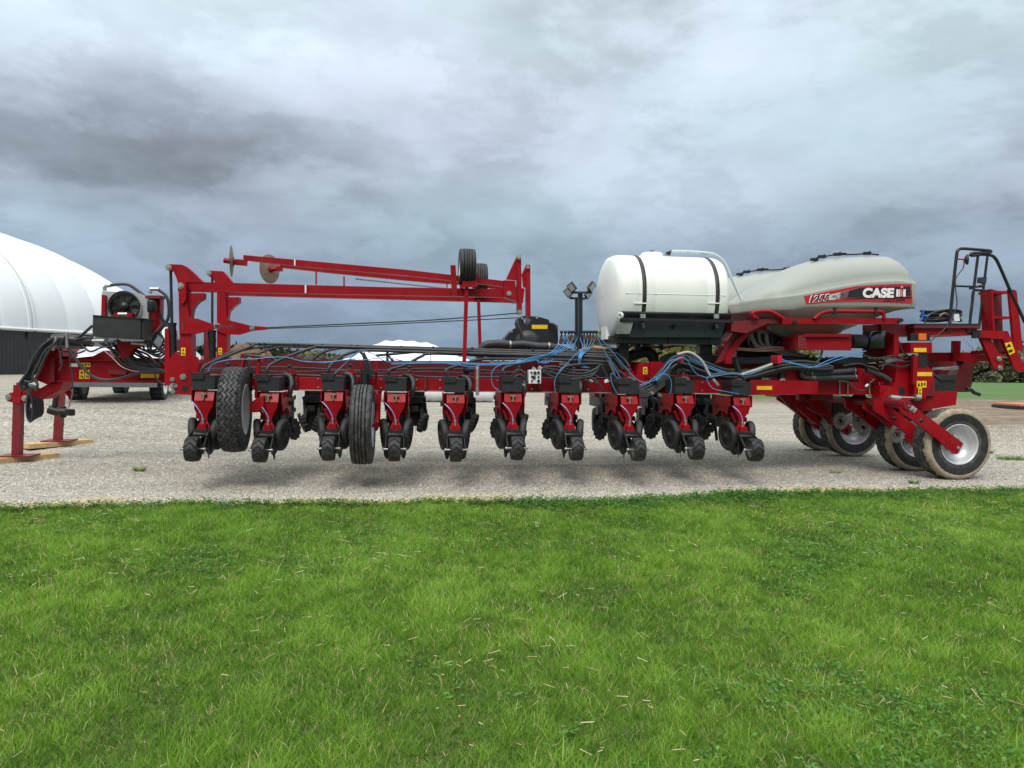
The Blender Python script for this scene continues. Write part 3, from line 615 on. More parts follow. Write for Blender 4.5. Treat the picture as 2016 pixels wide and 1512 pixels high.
# red trailer/ flag post seen between cooler and mast
# ------------------------------------------------------------------ the planter (one machine, many parts)
PL = empty('planter', (0, 9.8, 0)); tag(PL, 'long red folded row crop planter with white and grey tanks, standing on the gravel', 'planter')
PL.location = (0, 0, 0)
NY, FY = 9.8, 11.7            # near wing plane, far wing plane
def PX(name, txt, Y, th, m, par=None): return MB().px(txt, Y, th).obj(name, m, par or PL)
def rect(x0, y0, x1, y1): return f'{x0},{y0} {x1},{y0} {x1},{y1} {x0},{y1}'
def sticker(x0, y0, x1, y1, Y, par=None, m=None, glyph=True, name='warning_sticker'):
    o = PX(name, rect(x0, y0, x1, y1), Y-.004, .004, m or YEL, par or PL)
    if glyph:
        b = MB(); w = x1-x0; h = y1-y0
        if h > w*1.3:
            b.px(f'{x0+w*.2},{y0+h*.42} {x0+w*.5},{y0+h*.1} {x0+w*.8},{y0+h*.42}', Y-.006, .002); b.px(rect(x0+w*.25, y0+h*.58, x0+w*.5, y0+h*.85), Y-.006, .002); b.px(rect(x0+w*.6, y0+h*.66, x0+w*.8, y0+h*.9), Y-.006, .002)
        else:
            b.px(f'{x0+w*.08},{y0+h*.8} {x0+w*.22},{y0+h*.2} {x0+w*.36},{y0+h*.8}', Y-.006, .002); b.px(rect(x0+w*.46, y0+h*.25, x0+w*.62, y0+h*.8), Y-.006, .002); b.px(rect(x0+w*.74, y0+h*.3, x0+w*.9, y0+h*.7), Y-.006, .002)
        b.obj('pictogram', DBLK, o)
    return o
def pins(par, lst, Y, r=.035, m=STEEL):
    for x, y in lst: MB().lathe([(0, -.03), (r*.55, -.03), (r*.55, -.015), (r, -.015), (r, 0)], V(x, y, Y), (0, 1, 0), 10, False).obj('pin', m, par)

# ---- tongue and hitch (left)
TY = 11.2
tg = PX('tongue', '105,709 183,701 205,690 212,690 222,703 335,706 335,752 330,754 105,752', TY, .34, RED)
PX('tongue_plate', '96,687 121,687 124,701 108,708 105,752 93,757 71,748 84,724', TY-.06, .46, RED, tg)
PX('tongue_rib', rect(105, 708, 322, 710.5), TY-.05, .4, RED, tg); PX('tongue_rib', rect(103, 749, 330, 752.5), TY-.05, .4, RED, tg)
PX('gusset', '99,686 122,686 124,690 97,690', TY-.1, .5, RED, tg); PX('spacer', rect(98, 702, 107, 752), TY-.085, .02, REDD, tg)
PX('hitch_arm', '93,757 125,752 118,768 102,776 86,786 72,782 60,776 63,766 80,764', TY-.02, .3, RED)
PX('hitch_plate', '128,760 135,762 143,775 140,783 132,780 126,770', TY+.5, .03, RED)
PX('tongue_latch', '212,728 246,728 250,733 246,738 214,736', TY-.05, .05, REDD, tg)
PX('tongue_beam', '335,707 1262,713 1262,742 335,740', 10.75, .30, REDD)
for t in ((158.5, 714, 177.5, 722.5), (156, 728, 165.5, 746), (167, 728, 176.6, 746)): sticker(*t, TY)
sticker(277, 736, 313, 744, TY, glyph=False, name='reflector'); sticker(137, 715, 153, 722, TY, m=WHT, glyph=False, name='data_plate')
pins(PL, ((345, 760), (340, 747), (341, 771)), NY-.02, .03)
# jacks
def jack(xt, yt, xb, yb, Y, w):
    b = MB(); a = V(xt, yt, Y); c = V(xb, yb, Y); c.z = float(gz(c.x, Y))+.086; b.bar(c, a, w, w); b.bar(c+(a-c)*.3, c+(a-c)*.33, w*1.1, w*1.1); j = b.obj('jack_leg', REDD, PL)
    q = MB().box(c.x-.20, c.x+.24, Y-.16, Y+.17, c.z-.008, c.z+.012); q.obj('foot_plate', REDD, j); return c
j1 = jack(38, 758, 34, 900, 11.62, .11); j2 = jack(120, 765, 114, 876, 13.05, .11)
PX('jack_crossplate', '10,781 20,773 55,771 73,786 70,795 32,794 14,790', 11.55, .05, RED); PX('jack_bracket', rect(32, 753, 41, 794), 11.53, .19, RED)
pins(PL, ((17, 782), (67, 789), (49, 784)), 11.55, .045)
def board(c, w, dx, lab, Y, ang, L=.98):
    b = MB(); z = float(gz(c.x, Y)); b.box(-L/2, L/2, -.15, .15, 0, .074); o = b.obj('wooden_board', WOOD); o.location = (c.x+dx, Y, z+.002); o.rotation_euler.z = ang; tag(o, lab, 'board', 'boards under the jack feet'); return o
board(j1, 0, -.05, 'pale pine board under the nearer jack foot, at the left picture edge', 11.62, R_(52), 1.15)
board(j2, 0, 0, 'pale pine board under the farther jack foot, right of the first', 13.05, R_(50), 1.0)
# pto / drive stub
b = MB(); b.cyl(V(97, 806, 12.2), V(118, 812, 12.2), .07, 12); b.cyl(V(118, 810, 12.1), V(142, 812, 12.1), .055, 12); b.cyl(V(124, 800, 12.15), V(124, 822, 12.15), .05, 10); b.cyl(V(138, 806, 12.1), V(138, 818, 12.1), .07, 10)
b.cyl(V(108, 800, 12.2), V(112, 775, 12.2), .045, 8); b.obj('drive_shaft', DSTEEL, PL)
hose('143,765 139,790 135,803', TY+.5, .008, STEEL, 'safety_chain', PL)
# hose bundle over the tongue
for i in range(7):
    d = i*1.6; hose(f'180,{664+d} 150,{666+d} 118,{667+d} 96,{676+d*.8} {80+d},{696} {67+d},722 {50+d*.7},748 {40+d*.5},764', TY-.12-.03*(i % 3), .022, HOSE, 'hydraulic_hose', PL)
b = MB().tube(spline(pts('104,668 130,668 155,671 182,673', TY-.2)), .075, 10); b.tube(spline(pts('102,671 84,695 69,720 54,744 45,757 50,766', TY-.2)), [.058]*31, 10); b.obj('hose_sleeve', BLKP, PL)
for i in range(6):
    hose(f'{42+i*3},757 {52+i*4.5},763 {62+i*4.2},785 {64+i*4},{808+i} {61+i*2.6},{830-i*2} {54+i*1.6},{822-i*3} {52+i*1.2},800 {55+i*1.0},776', 11.35+.04*i, .0145, HOSE, 'coiled_hose', PL)
for x, y, x2, y2 in ((112, 663, 104, 690), (131, 656, 133, 685), (182, 671, 206, 671), (206, 565, 206, 572), (207, 563, 218, 562), (296, 572, 296, 578), (296, 569, 314, 569), (259, 675, 285, 677)): MB().cyl(V(x, y, TY-.26), V(x2, y2, TY-.26), .026, 8).obj('hose_fitting', STEEL, PL)
for t, r in (('131,672 137,689 160,721 189,744 227,747 276,733 323,730', .022), ('232,674 247,701 270,721 323,730', .022), ('222,674 238,700 262,720 322,731', .02), ('212,676 230,702 256,722 322,733', .02), ('262,678 253,690 256,708 280,727', .02),
             ('206,563 247,559.6 268,570 290,588', .022), ('310,569 328,584 333,610 328,634 305,660 282,676', .022), ('311,600 317,622 329,643', .022), ('285,648 297,672 323,695 344,706', .022),
             ('329,697 309,721 306,741 322,757 345,752 378,733', .012), ('312,705 330,724 350,734 378,734', .014), ('204,620 215,613 240,612 262,624', .02), ('182,641 160,660 145,668', .02), ('137,689 138,715 143,740 143,762', .008), ('160,678 178,692 200,684 226,682', .013), ('131,680 150,695 168,690', .013), ('308,660 297,680 300,697 318,702', .018), ('305,655 318,662 325,676 318,690 300,690 294,676 302,662', .014), ('300,664 312,655 322,668 316,686', .014)):
    hose(t, TY-.25, r, HOSE, 'hydraulic_hose', PL)
for i in range(9):
    hose(f'{188+i*6},{668+(i*5) % 7} {205+i*7},{680+(i*3) % 9} {226+i*8},{692+(i*7) % 10} {255+i*6},{706+(i*4) % 9} {300+i*2},{722+(i*3) % 8}', TY-.12-.02*(i % 4), .015, HOSE, 'hydraulic_hose', PL)
for i in range(4): hose(f'{262+i*9},{672} {270+i*8},{684+i*3} {300+i*4},{690+i*4} 328,{676+i*6}', TY-.2, .014, HOSE, 'hydraulic_hose', PL)
hose('205,690 222,705 240,722 262,730 285,731', TY-.1, .006, WHT, 'cable_tube', PL)
for k_, t in enumerate(('104,666 84,680 66,704 54,732 40,752', '108,676 92,698 80,722 70,744 60,752 48,750', '112,672 90,690 76,716 64,742 74,756 70,770', '128,662 116,684 120,700 118,716', '124,690 118,700 122,716 116,730', '150,668 170,664 192,662 214,668')): hose(t, TY-.28, .017 if k_ < 3 else .011, HOSE, 'hydraulic_hose', PL)
hose('46,742 60,748 74,750', 11.1, .02, DRED, 'hose_strap', PL)
# cooler
CY = 10.9
ck = PX('oil_cooler', '201,573 274,577 287,584 287,640 201,634', CY, .22, GALV)
fan = MB().lathe([(.205, .0), (.215, -.04), (.20, -.05), (.195, -.02)], V(246, 603, CY-.02), (0, 1, 0), 36)
cc = V(246, 603, CY-.04)
for k in range(18):
    a = k*math.pi/9; fan.bar(cc+Vector((math.cos(a)*.05, 0, math.sin(a)*.05)), cc+Vector((math.cos(a+.3)*.2, 0, math.sin(a+.3)*.2)), .006, .006)
fan.lathe([(.06, -.02), (.055, -.05), (0, -.055)], cc, (0, 1, 0), 20)
fo = fan.obj('fan_guard', BLKP, ck); b = MB().lathe([(0, -.012), (.198, -.012), (.2, 0)], V(246, 603, CY), (0, 1, 0), 32)
b.obj('fan_shroud', mat('fan_black', (.008, .008, .009), .6), ck)
b = MB()
for k in range(8):
    a = k*math.pi/4; c2 = cc+Vector((0, .015, 0)); b.prism([c2+Vector((math.cos(a)*.05, 0, math.sin(a)*.05)), c2+Vector((math.cos(a+.1)*.18, -.012, math.sin(a+.1)*.18)), c2+Vector((math.cos(a+.55)*.18, .006, math.sin(a+.55)*.18)), c2+Vector((math.cos(a+.5)*.05, .002, math.sin(a+.5)*.05))], (0, .004, 0))
b.obj('fan_blade', BLK, ck)
PX('cooler_frame', rect(287, 583, 292, 644), CY-.03, .25, GALV, ck)
PX('cooler_bracket', '200,580 207,581 207,621 199,621', CY-.06, .06, RED, ck)
tb = PX('tool_tray', '183,620 277,627 277,668.5 182,663', CY-.42, .35, BLK); PX('tray_end', '277,627 284,626.5 282,668.7 277,668.5', CY-.40, .33, BLK, tb); PX('tray_rim', '182.5,620 284,626.5 284,628.5 182.5,622', CY-.435, .38, BLKP, tb)
PX('cooler_stand', '286,581.5 315,586 314,640 291,669 262,687 250,706 238,706 228,672 283,672 292,648', CY+.03, .16, RED)
PX('filter_head', rect(286, 581.5, 315, 587.5), CY-.14, .2, REDD); MB().lathe([(0, 0), (.055, 0), (.06, -.02), (.06, -.15), (.05, -.17), (0, -.17)], V(299, 591, CY-.1), (0, 0, 1), 18).obj('oil_filter', BLKP, PL)
b = MB().cyl(V(233, 619, CY-.2), V(251, 619, CY-.2), .03, 10); b.obj('pump_fitting', STEEL, PL); PX('pump_block', rect(224, 616, 260, 624), CY-.1, .1, RED)

# ---- hinge frames and folding masts
hf = PX('hinge_frame', '324,647 332,647 334,706 345,692 352,700 376,706 384,712 384,742 380,778 341,775 336,760 324,756', NY-.02, .30, RED)
PX('hinge_ear', '376,704 381,700 388,704 390,716 390,746 378,746', NY-.1, .06, RED, hf); PX('hinge_opening', rect(358, 759, 371, 770), NY-.024, .004, BLKP, hf)
pins(hf, ((341, 760), (361, 742)), NY-.02, .04)
PX('hinge_frame', '401,652 409,652 412,704 450,704 452,735 401,735', FY, .2, REDD)
def mast(Y, post, horn, gus, arrow, slot, pn, stick):
    o = PX('fold_mast', post, Y, .2, RED); PX('mast_horn', horn, Y+.03, .12, RED, o); PX('mast_gusset', gus, Y+.04, .12, RED, o); PX('stay_plate', arrow, Y-.03, .07, RED, o)
    PX('plate_slot', slot, Y-.034, .004, REDD, o); pins(o, pn, Y-.03, .04); sticker(*stick, Y, o); return o
m1 = mast(NY, '351,556 367,556 367,590 376,640 377,712 354,712', '327,522 333,520 358,521 367,525 382,538 400,556 350,556 347,547 341,533 332,533 326,529', '366,577 401,577 401,588 393,592 385,599 379,609 376,625 366,630', '353,627 376,627 388,627 426,641 427,645 386,657 354,657', '357,633 363,633 363,651 357,651', ((332, 526.5), (356, 562.5), (428, 642)), (356.5, 684.5, 365, 700))
PX('hinge_cheek', '352,554 366,554 366,590 360,598 354,595', NY-.04, .04, RED, m1); PX('stay_link', '423,639 459,639 459,646.5 423,646', NY-.06, .05, REDD, m1)
m2 = mast(FY, '427,560 443,560 447,640 447,706 427,706', '406,535 411,532.5 439,534 459,557 461,562 424,560 420,548 413,545 407,541', '441,585 471,585 471,596 459,604 451,614 448,629 441,640', '427,630 449,630 493,641 524,643.5 524,649 498,651 471,659 447,658.5 427,652', '431,636 436,636 436,650 431,650', ((411, 538), (496.5, 646)), (430, 685, 437, 698.5))
def cyl(px1, px2, Y, r1, r2, k):
    a = V(*px1, Y); b_ = V(*px2, Y); mm = a+(b_-a)*k; o = MB().cyl(mm, b_, r2, 18); o.lathe([(r2*1.12, -.01), (r2*1.12, .02)], mm, b_-a, 18); o.lathe([(r2*1.1, -.01), (r2*1.1, .02)], mm+(b_-a).normalized()*.14, b_-a, 18); o = o.obj('lift_cylinder', BLKP, PL); MB().cyl(a, mm, r1, 14).obj('cylinder_rod', DSTEEL, o)
cyl((336, 531), (341, 747), NY+.05, .018, .050, .49); cyl((418, 545), (417.5, 706), FY+.05, .018, .055, .66)
# ---- marker arms
def marker(Y, low, up, disc, dax, dr, hub, stub, whl, wr, blockp, post, tri, brk, plate, strut, sup, cab):
    o = PX('marker_arm', low, Y+.04, .12, RED); PX('folded_marker', up, Y+.02, .10, RED, o)
    PX('marker_hinge', blockp, Y-.03, .2, RED, o); p_ = PX('marker_post', post, Y, .13, RED, o); PX('post_gusset', tri, Y+.05, .03, RED, o)
    c = V(*disc, Y+.05); dv = Vector(dax).normalized()
    MB().lathe([(dr, 0), (dr*.7, .012), (dr*.3, .022), (0, .024), ], c, dv, 40).lathe([(dr, -.003), (dr*.7, .009), (dr*.3, .019), (0, .021)], c, dv, 40).obj('marker_disc', RUST, o)
    b = MB(); b.tube([V(*hub[0], Y+.05), V(*hub[1], Y+.05)], .035, 12); b.bar(V(*hub[1], Y+.05), V(*hub[2], Y+.05), .07, .07); b.lathe([(.06, -.02), (.06, .03), (0, .04)], c, dv, 14); b.obj('disc_hub', RED, o)
    for (x, y0, y1) in stub: PX('rest_bracket', rect(x-1.2, y0, x+1.2, y1), Y+.03, .05, RED, o)
    t = make_tyre('marker_tyre', RUB, V(*whl, Y-.02), (1, .02, .0), wr, .20, wr*.52, 'rib', 64, o)
    PX('wheel_bracket', brk, Y-.02, .1, RED, o); PX('wheel_plate', plate, Y-.16, .03, RED, o)
    MB().bar(V(*strut[0], Y-.1), V(*strut[1], Y-.1), .05, .05, (0, 1, 0)).obj('support_strut', RED, PL)
    hose(cab, Y, .008, DSTEEL, 'stay_cable', PL, 4, 5); return o
mk = marker(NY, '350,554 750,565 993,569 993,585 750,580.5 350,573', '479,502 580,511 800,531 993,553 993,564 800,542 580,523 479,511', (456, 514.5), (1, .13, 0), .2, ((441, 512.5), (464, 516), (486, 518)),
       ((622, 533, 560), (677, 544, 564)), (919.5, 526), .245, '992.5,551.5 1014.5,552.6 1018,593 992,584', '1018,502 1026,502 1028,618 1019,618', '1018,503 996,550 1018,552', '887,522 897,522 901,582 890,582', '911,537 940,537 940,565 910,566', ((918.5, 564), (914, 716)), 0, '526,645 700,637 850,630 1007,617.5 1020,616')
pins(mk, ((1002, 578), (1021, 506), (1023, 615)), NY-.03, .035)
m3 = marker(FY, '430,560 1020,580 1020,596 800,590 444,581', '550,518 640,529.5 800,544 940,552 1005,561 1005,573 940,563 800,552 640,536 550,526', (531, 529.5), (.86, -.48, 0), .225, ((524, 532), (545, 529), (556, 530)),
       ((880, 546, 566),), (945, 552), .27, '1005,563 1033,568 1030,596 1010,596', '1036,521 1044,521 1045,640 1036,640', '1036,522 1027,540 1030,566 1036,566', '905,540 912,540 914,592 906,592', '948,556 958,556 958,575 948,575', ((942, 590), (946, 712)), 0, '526,647 700,641 850,634 1022,625.5')
pins(m3, ((1039, 526),), FY-.03, .03)
for x0, x1 in ((486, 510), (625, 640)): pass
PX('beam_joint', rect(600, 561, 603, 577), NY+.035, .005, WHT, mk); PX('beam_joint', rect(579, 510, 581.5, 523), NY+.015, .005, WHT, mk)
b = MB(); n_ = 70
for i in range(n_):
    x = 700+i*2.8; y = 545+(x-700)*.107; b.cyl(V(x, y+4, FY), V(x+1.7, y+4.4, FY), .012, 5)
b.obj('marker_chain', DSTEEL, m3)

# ---- near wing bar + far wing bar
wb = PX('wing_bar', '380,742 1480,750 1482,776 380,766.5', NY+.0, .18, RED); PX('bar_flange', '440,766 1480,775 1480,776.8 440,767.8', NY-.03, .03, GALV, wb)
PX('bar_end', '1476,748 1611,750 1609,775 1476,778', NY-.04, .24, RED, wb); sticker(1490, 760, 1520, 767.5, NY-.04, wb, glyph=False, name='reflector')
PX('wing_bar', '450,733 1500,741 1500,762 450,755', FY+.1, .18, REDD)
for x in (580, 700, 800, 835, 920, 1060, 1150, 1280): PX('bar_clamp', f'{x},741 {x+5},741 {x+5},768 {x},768', NY-.05, .28, REDD, wb)
pts_b = [(x, 738+(x-400)*.009) for x in range(400, 1260, 50)]
hose(' '.join(f'{x},{y+1.2*math.sin(x*.03)}' for x, y in pts_b), NY+.1, .014, HOSE, 'wiring_loom', PL); hose(' '.join(f'{x},{y-14+2.5*math.sin(x*.02)}' for x, y in pts_b), 10.6, .012, HOSE, 'wiring_loom', PL)
hose(' '.join(f'{x},{y-9+1.5*math.sin(x*.034+1)}' for x, y in pts_b), 10.55, .009, HOSE, 'wiring_loom', PL)

# ---- row unit (built once, copied ten times)
UX = [V(x, 790, 9.3).x for x in (403, 530, 657, 780, 896, 1009, 1121, 1237, 1347, 1458)]
Y0 = 9.3
def row_unit():
    b = MB()
    # front face plate: upper facet tipped toward the viewer, funnel below
    up = [(-.108, 0, 1.145), (.115, 0, 1.145), (.115, -.055, 1.03), (-.108, -.055, 1.03)]
    b.prism([Vector(p) for p in up], (0, .012, .004))
    lo = [(-.108, -.055, 1.03), (.115, -.055, 1.03), (.100, -.045, .965), (.078, -.042, .925), (.052, -.038, .88), (.038, -.034, .83), (.04, -.03, .78), (.075, -.05, .705), (-.075, -.05, .705), (-.04, -.03, .78), (-.036, -.034, .83), (-.05, -.038, .88), (-.075, -.042, .925), (-.098, -.045, .965)]
    b.prism([Vector(p) for p in lo], (0, .03, 0))
    for s in (-1, 1):
        x = s*.145
        b.prism([Vector(p) for p in ((x, .02, 1.15), (x, .66, 1.15), (x, .66, 1.02), (x, .02, 1.00))], (s*.008, 0, 0))
        b.prism([Vector(p) for p in ((x*.95, .06, 1.01), (x*.95, .64, 1.03), (x*.95, .62, .86), (x*.95, .50, .86), (x*.95, .38, .93), (x*.95, .22, .94), (x*.95, .10, .90))], (s*.01, 0, 0))
        b.prism([Vector(p) for p in ((x, .0, 1.155), (x+s*.012, .0, 1.155), (x+s*.012, .0, 1.01), (x, .0, 1.0))], (0, .03, 0))
    b.box(-.14, .14, .30, .312, .86, 1.14); b.box(-.05, .05, .0, .6, .86, .93); b.box(-.045, .045, -.12, .02, .69, .75)
    b.prism([Vector(p) for p in ((-.13, .02, .93), (-.10, .02, .93), (-.04, .02, .80), (-.075, .02, .80))], (0, .02, 0)) 
    U = b.obj('row_unit', RED)
    h = MB()
    def frus(x0, x1, y0, y1, z0, z1, t):
        p = [(x0+t, y0+t, z0), (x1-t, y0+t, z0), (x1-t, y1-t, z0), (x0+t, y1-t, z0), (x0, y0, z1), (x1, y0, z1), (x1, y1, z1), (x0, y1, z1)]
        h.add(p, [(3, 2, 1, 0), (4, 5, 6, 7), (0, 1, 5, 4), (1, 2, 6, 5), (2, 3, 7, 6), (3, 0, 4, 7)])
    frus(-.14, .125, -.035, .36, 1.16, 1.322, .004); frus(-.143, .128, -.04, .365, 1.322, 1.334, .0)
    h.box(-.03, .02, -.045, -.02, 1.165, 1.178); h.box(-.11, -.1, -.035, -.02, 1.165, 1.2); h.box(.08, .09, -.035, -.02, 1.165, 1.2)
    hp = h.obj('hopper', BLK, U)
    h = MB(); frus(-.153, .008, -.065, .20, 1.288, 1.362, .006); h.box(-.085, -.06, -.07, -.06, 1.325, 1.335); h.obj('hopper_lid', BLK, U)
    MB().tube(spline([(.10, .40, 1.36), (.17, .38, 1.34), (.205, .33, 1.26), (.20, .30, 1.18), (.18, .33, 1.08)], 5), .031, 10).obj('vacuum_hose', HOSE, U)
    b = MB().box(.05, .215, .38, .62, 1.36, 1.372); b.box(.12, .195, .42, .55, 1.372, 1.412); b.obj('bracket', RED, U)
    b = MB().lathe([(0, .07), (.024, .065), (.03, .05), (.018, .03), (.018, .01), (.028, 0), (.028, -.01)], (.15, .48, 1.42), (0, 0, 1), 12); b.lathe([(.075, 0), (.08, -.03), (.08, -.10), (.07, -.12)], (.13, .5, 1.355), (0, 0, 1), 16); b.obj('down_pressure_valve', BLK, U)
    b = MB()
    for (x0, x1, z0, z1) in ((-.028, .03, 1.112, 1.122), (-.032, -.018, 1.098, 1.112), (.018, .034, 1.098, 1.112), (-.012, .012, 1.09, 1.112), (-.006, .010, 1.055, 1.09), (-.010, .008, 1.036, 1.06)): b.box(x0, x1, -.075, -.01, z0, z1)
    b.box(-.03, .03, -.06, -.045, .735, .75); b.box(-.008, .008, -.075, -.045, .745, .80); b.box(-.022, .026, -.09, -.05, .655, .70); b.lathe([(0, -.02), (.012, -.02), (.012, 0)], (-.014, -.09, .675), (0, 1, 0), 8); b.box(-.014, .014, -.08, -.04, .80, .812)
    b.obj('latch', BRASS, U)
    # gauge wheels with opener discs
    for s in (-1, 1):
        ax = Vector((s*1, -.16, -.10)).normalized(); c = Vector((s*.145, .06, .62)); R = .2
        t = MB().lathe([(.12, -.035), (.155, -.045), (.185, -.042), (.198, -.02), (.2, .0), (.196, .022), (.18, .038), (.15, .04), (.142, .03), (.13, .012), (.05, .022), (.03, .035), (0, .037)], c, ax, 40)
        t.lathe([(.12, -.035), (.05, -.03), (0, -.03)], c, ax, 24); g_ = t.obj('gauge_wheel', RUB, U)
        MB().lathe([(0, .055), (.022, .053), (.028, .04), (.028, .02)], c, ax, 10).obj('wheel_hub', DSTEEL, g_)
        MB().bar(c+Vector((s*.045, 0, 0)), Vector((s*.09, .42, .84)), .02, .06).obj('gauge_arm', BLKP, U)
        MB().lathe([(0, .0), (.17, .004), (.19, .0), (.17, -.004), (0, -.004)], (s*.04, .10, .55), (1, s*-.12, 0), 36).obj('opener_disc', DSTEEL, U)
        MB().lathe([(.12, .0), (.118, .004), (.03, .012), (.03, .03), (0, .03)], (s*-.095, -.18, .46), (-s*1, .35, 0), 28).obj('closing_disc', DSTEEL, U)
    # press wheel, fork
    pc = Vector((0, -.46, .49)); prof = [(.09, -.06), (.112, -.073), (.135, -.070)]+[(.146-.006*(t*t), .063*t) for t in np.linspace(-1, 1, 9)]+[(.135, .070), (.112, .073), (.09, .06), (.085, .0)]
    def amp(k, i, r):
        j = i-3
        return r*.90 if 0 <= j < 9 and (k-abs(j-4)*2) % 10 == 0 else r
    pw = MB().lathe(prof, pc, (1, 0, 0), 110, False, amp).obj('press_wheel', RUB, U)
    b = MB()
    for s in (-1, 1): b.lathe([(.112, s*.058), (.095, s*.045), (.09, s*.02), (.03, s*.015), (.03, s*.045), (0, s*.045)], pc, (1, 0, 0), 28)
    b.obj('wheel_disc', mat('grey_plastic', (.11, .115, .12), .5) if 'grey_plastic' not in bpy.data.materials else bpy.data.materials['grey_plastic'], pw)
    b = MB().prism([Vector(p) for p in ((-.07, -.06, .705), (.07, -.06, .705), (.082, -.17, .66), (.092, -.19, .625), (.06, -.19, .635), (-.06, -.19, .635), (-.092, -.19, .625), (-.082, -.17, .66))], (0, .02, -.03))
    b.box(-.07, .07, -.17, -.04, .63, .69)
    for s in (-1, 1): b.bar((s*.092, -.14, .665), (s*.104, -.30, .60), .012, .045); b.bar((s*.104, -.29, .605), (s*.11, -.46, .49), .01, .035)
    b.obj('press_wheel_fork', DSTEEL, U)
    MB().cyl(pc-Vector((.135, 0, 0)), pc+Vector((.135, 0, 0)), .011, 8).lathe([(0, -.14), (.018, -.14), (.018, -.12)], pc, (1, 0, 0), 6).lathe([(0, .14), (.018, .14), (.018, .12)], pc, (1, 0, 0), 6).obj('axle_bolt', STEEL, U)
    # dark undercarriage between openers and bar
    b = MB(); b.box(-.09, .09, .12, .30, .62, .86); b.box(-.11, .11, .34, .62, .70, 1.10); b.box(-.13, -.11, .1, .9, .80, .86); b.box(.11, .13, .1, .9, .80, .86); b.box(-.12, .12, .86, .98, .72, 1.06); b.box(-.05, .05, .1, .3, .40, .66); b.bar((0, -.05, .66), (0, .2, .5), .05, .05)
    for s in (-1, 1):
        b.bar((s*.13, .45, .98), (s*.13, 1.0, 1.05), .02, .05); b.bar((s*.13, .45, .82), (s*.13, 1.0, .88), .02, .05)
        b.bar((s*.06, .9, .85), (s*.07, 1.12, .62), .03, .05); b.cyl((s*.16, .5, .96), (s*.16, .5, 1.02), .018, 8)
    b.obj('undercarriage', DSTEEL, U)
    for s in (-1, 1):
        c = Vector((s*.09, 1.12, .60)); ax = Vector((s*.9, -.35, .12)); t = MB()
        t.lathe([(.06, -.012), (.12, -.018), (.135, -.02), (.135, .02), (.12, .018), (.06, .012)], c, ax, 48, False, lambda k, i, r: r*(1.14 if (k // 2) % 2 and i in (2, 3) else 1)); t.lathe([(0, .02), (.06, .02), (.065, -.02), (0, -.02)], c, ax, 16); t.obj('row_cleaner_wheel', RUB, U)
    hs = MB().tube(spline([(-.13, -.06, 1.02), (-.06, -.10, .95), (-.01, -.09, .86), (.0, -.075, .79)], 5), .0065, 6).obj('liquid_tube', BLU2, U)
    return U
proto = row_unit(); proto.parent = PL
def copy_tree(o, par):
    c = o.copy(); COL.objects.link(c); c.parent = par
    for ch in list(o.children): copy_tree(ch, c)
    return c
def spin(U, i):   # turn each unit's wheels to its own resting angle
    for ch in U.children:
        if ch.name.startswith('press_wheel') and 'fork' not in ch.name and i:
            c = Vector((0, -.46, .49)); a = i*1.37; ch.matrix_local = Matrix.Translation(c) @ Matrix.Rotation(a, 4, 'X') @ Matrix.Translation(-c)
        if ch.name.startswith('liquid_tube') and i: ch.rotation_euler = (0, 0, .06*math.sin(i*2.1)); ch.location = (.008*math.sin(i*1.3), -.004*(i % 3), 0)
for i, x in enumerate(UX):
    o = proto if i == 0 else copy_tree(proto, PL)
    spin(o, i); o.location = (x, Y0+.012*math.sin(i*2.7), (.006, -.008, .012, .0, -.006, .010, .004, -.008, .006, -.014)[i]); o.rotation_euler.z = R_((.4, -.6, .3, .1, -.3, .5, -.2, .2, -.4, -1.5)[i])
for x in UX:
    for dx, z in ((-.20, 1.30), (-.20, 1.19), (.26, 1.30), (.26, 1.19)):
        bolt(b := MB(), Vector((x*1.051+dx, NY, z)), .013, .016); b.obj('bolt', STEEL, wb)
# far wing row units seen from their front
def far_unit():
    b = MB(); b.box(-.13, .13, .05, .20, .85, 1.12); b.box(-.16, -.13, .0, .8, .86, 1.0); b.box(.13, .16, .0, .8, .86, 1.0); b.box(-.10, .10, .2, .5, .55, 1.0); b.box(-.05, .05, -.25, .1, .80, .88); b.box(-.12, .12, -.1, .05, .92, 1.02)
    for s in (-1, 1): b.bar((s*.08, .05, .95), (s*.10, -.15, .64), .03, .05); b.cyl((s*.1, -.02, .7), (s*.1, -.02, .9), .03, 8); b.box(s*.15-.02, s*.15+.02, .1, .3, .74, .9)
    U = b.obj('far_row_unit', DSTEEL)
    MB().box(-.14, .14, .5, .9, 1.0, 1.15).obj('shank', REDD, U)
    for s in (-1, 1):
        c = Vector((s*.115, -.16, .63)); ax = Vector((s*.88, -.30, -.36)); t = MB()
        t.lathe([(.085, -.025), (.125, -.035), (.15, -.03), (.15, .03), (.125, .035), (.085, .025)], c, ax, 60, False, lambda k, i, r: r*(.90 if (k // 2) % 2 and i in (1, 2, 3, 4) else 1)); t.lathe([(0, .01), (.088, .02), (.088, -.02), (0, -.01)], c, ax, 18); t.obj('row_cleaner_wheel', RUB, U)
        MB().lathe([(0, .02), (.12, .03), (.17, .04), (.195, .02), (.2, 0), (.195, -.02), (.17, -.04), (0, -.03)], (s*.13, .5, .64), (s, .15, 0), 32).obj('gauge_wheel', RUB, U)
    b = MB().lathe([(0, .003), (.185, .0), (0, -.003)], (0, .55, .58), (1, .03, 0), 30).obj('opener_disc', DSTEEL, U)
    return U
fp = far_unit(); fp.parent = PL; fx0 = V(613, 830, 11.1).x
for i in range(9):
    o = fp if i == 0 else copy_tree(fp, PL); o.location = (fx0+.757*i, 11.25, 0)
PX('scraper', '585,771 592,771 596,790 597,812 593,820 590,808 586,795', 10.6, .02, WHT)

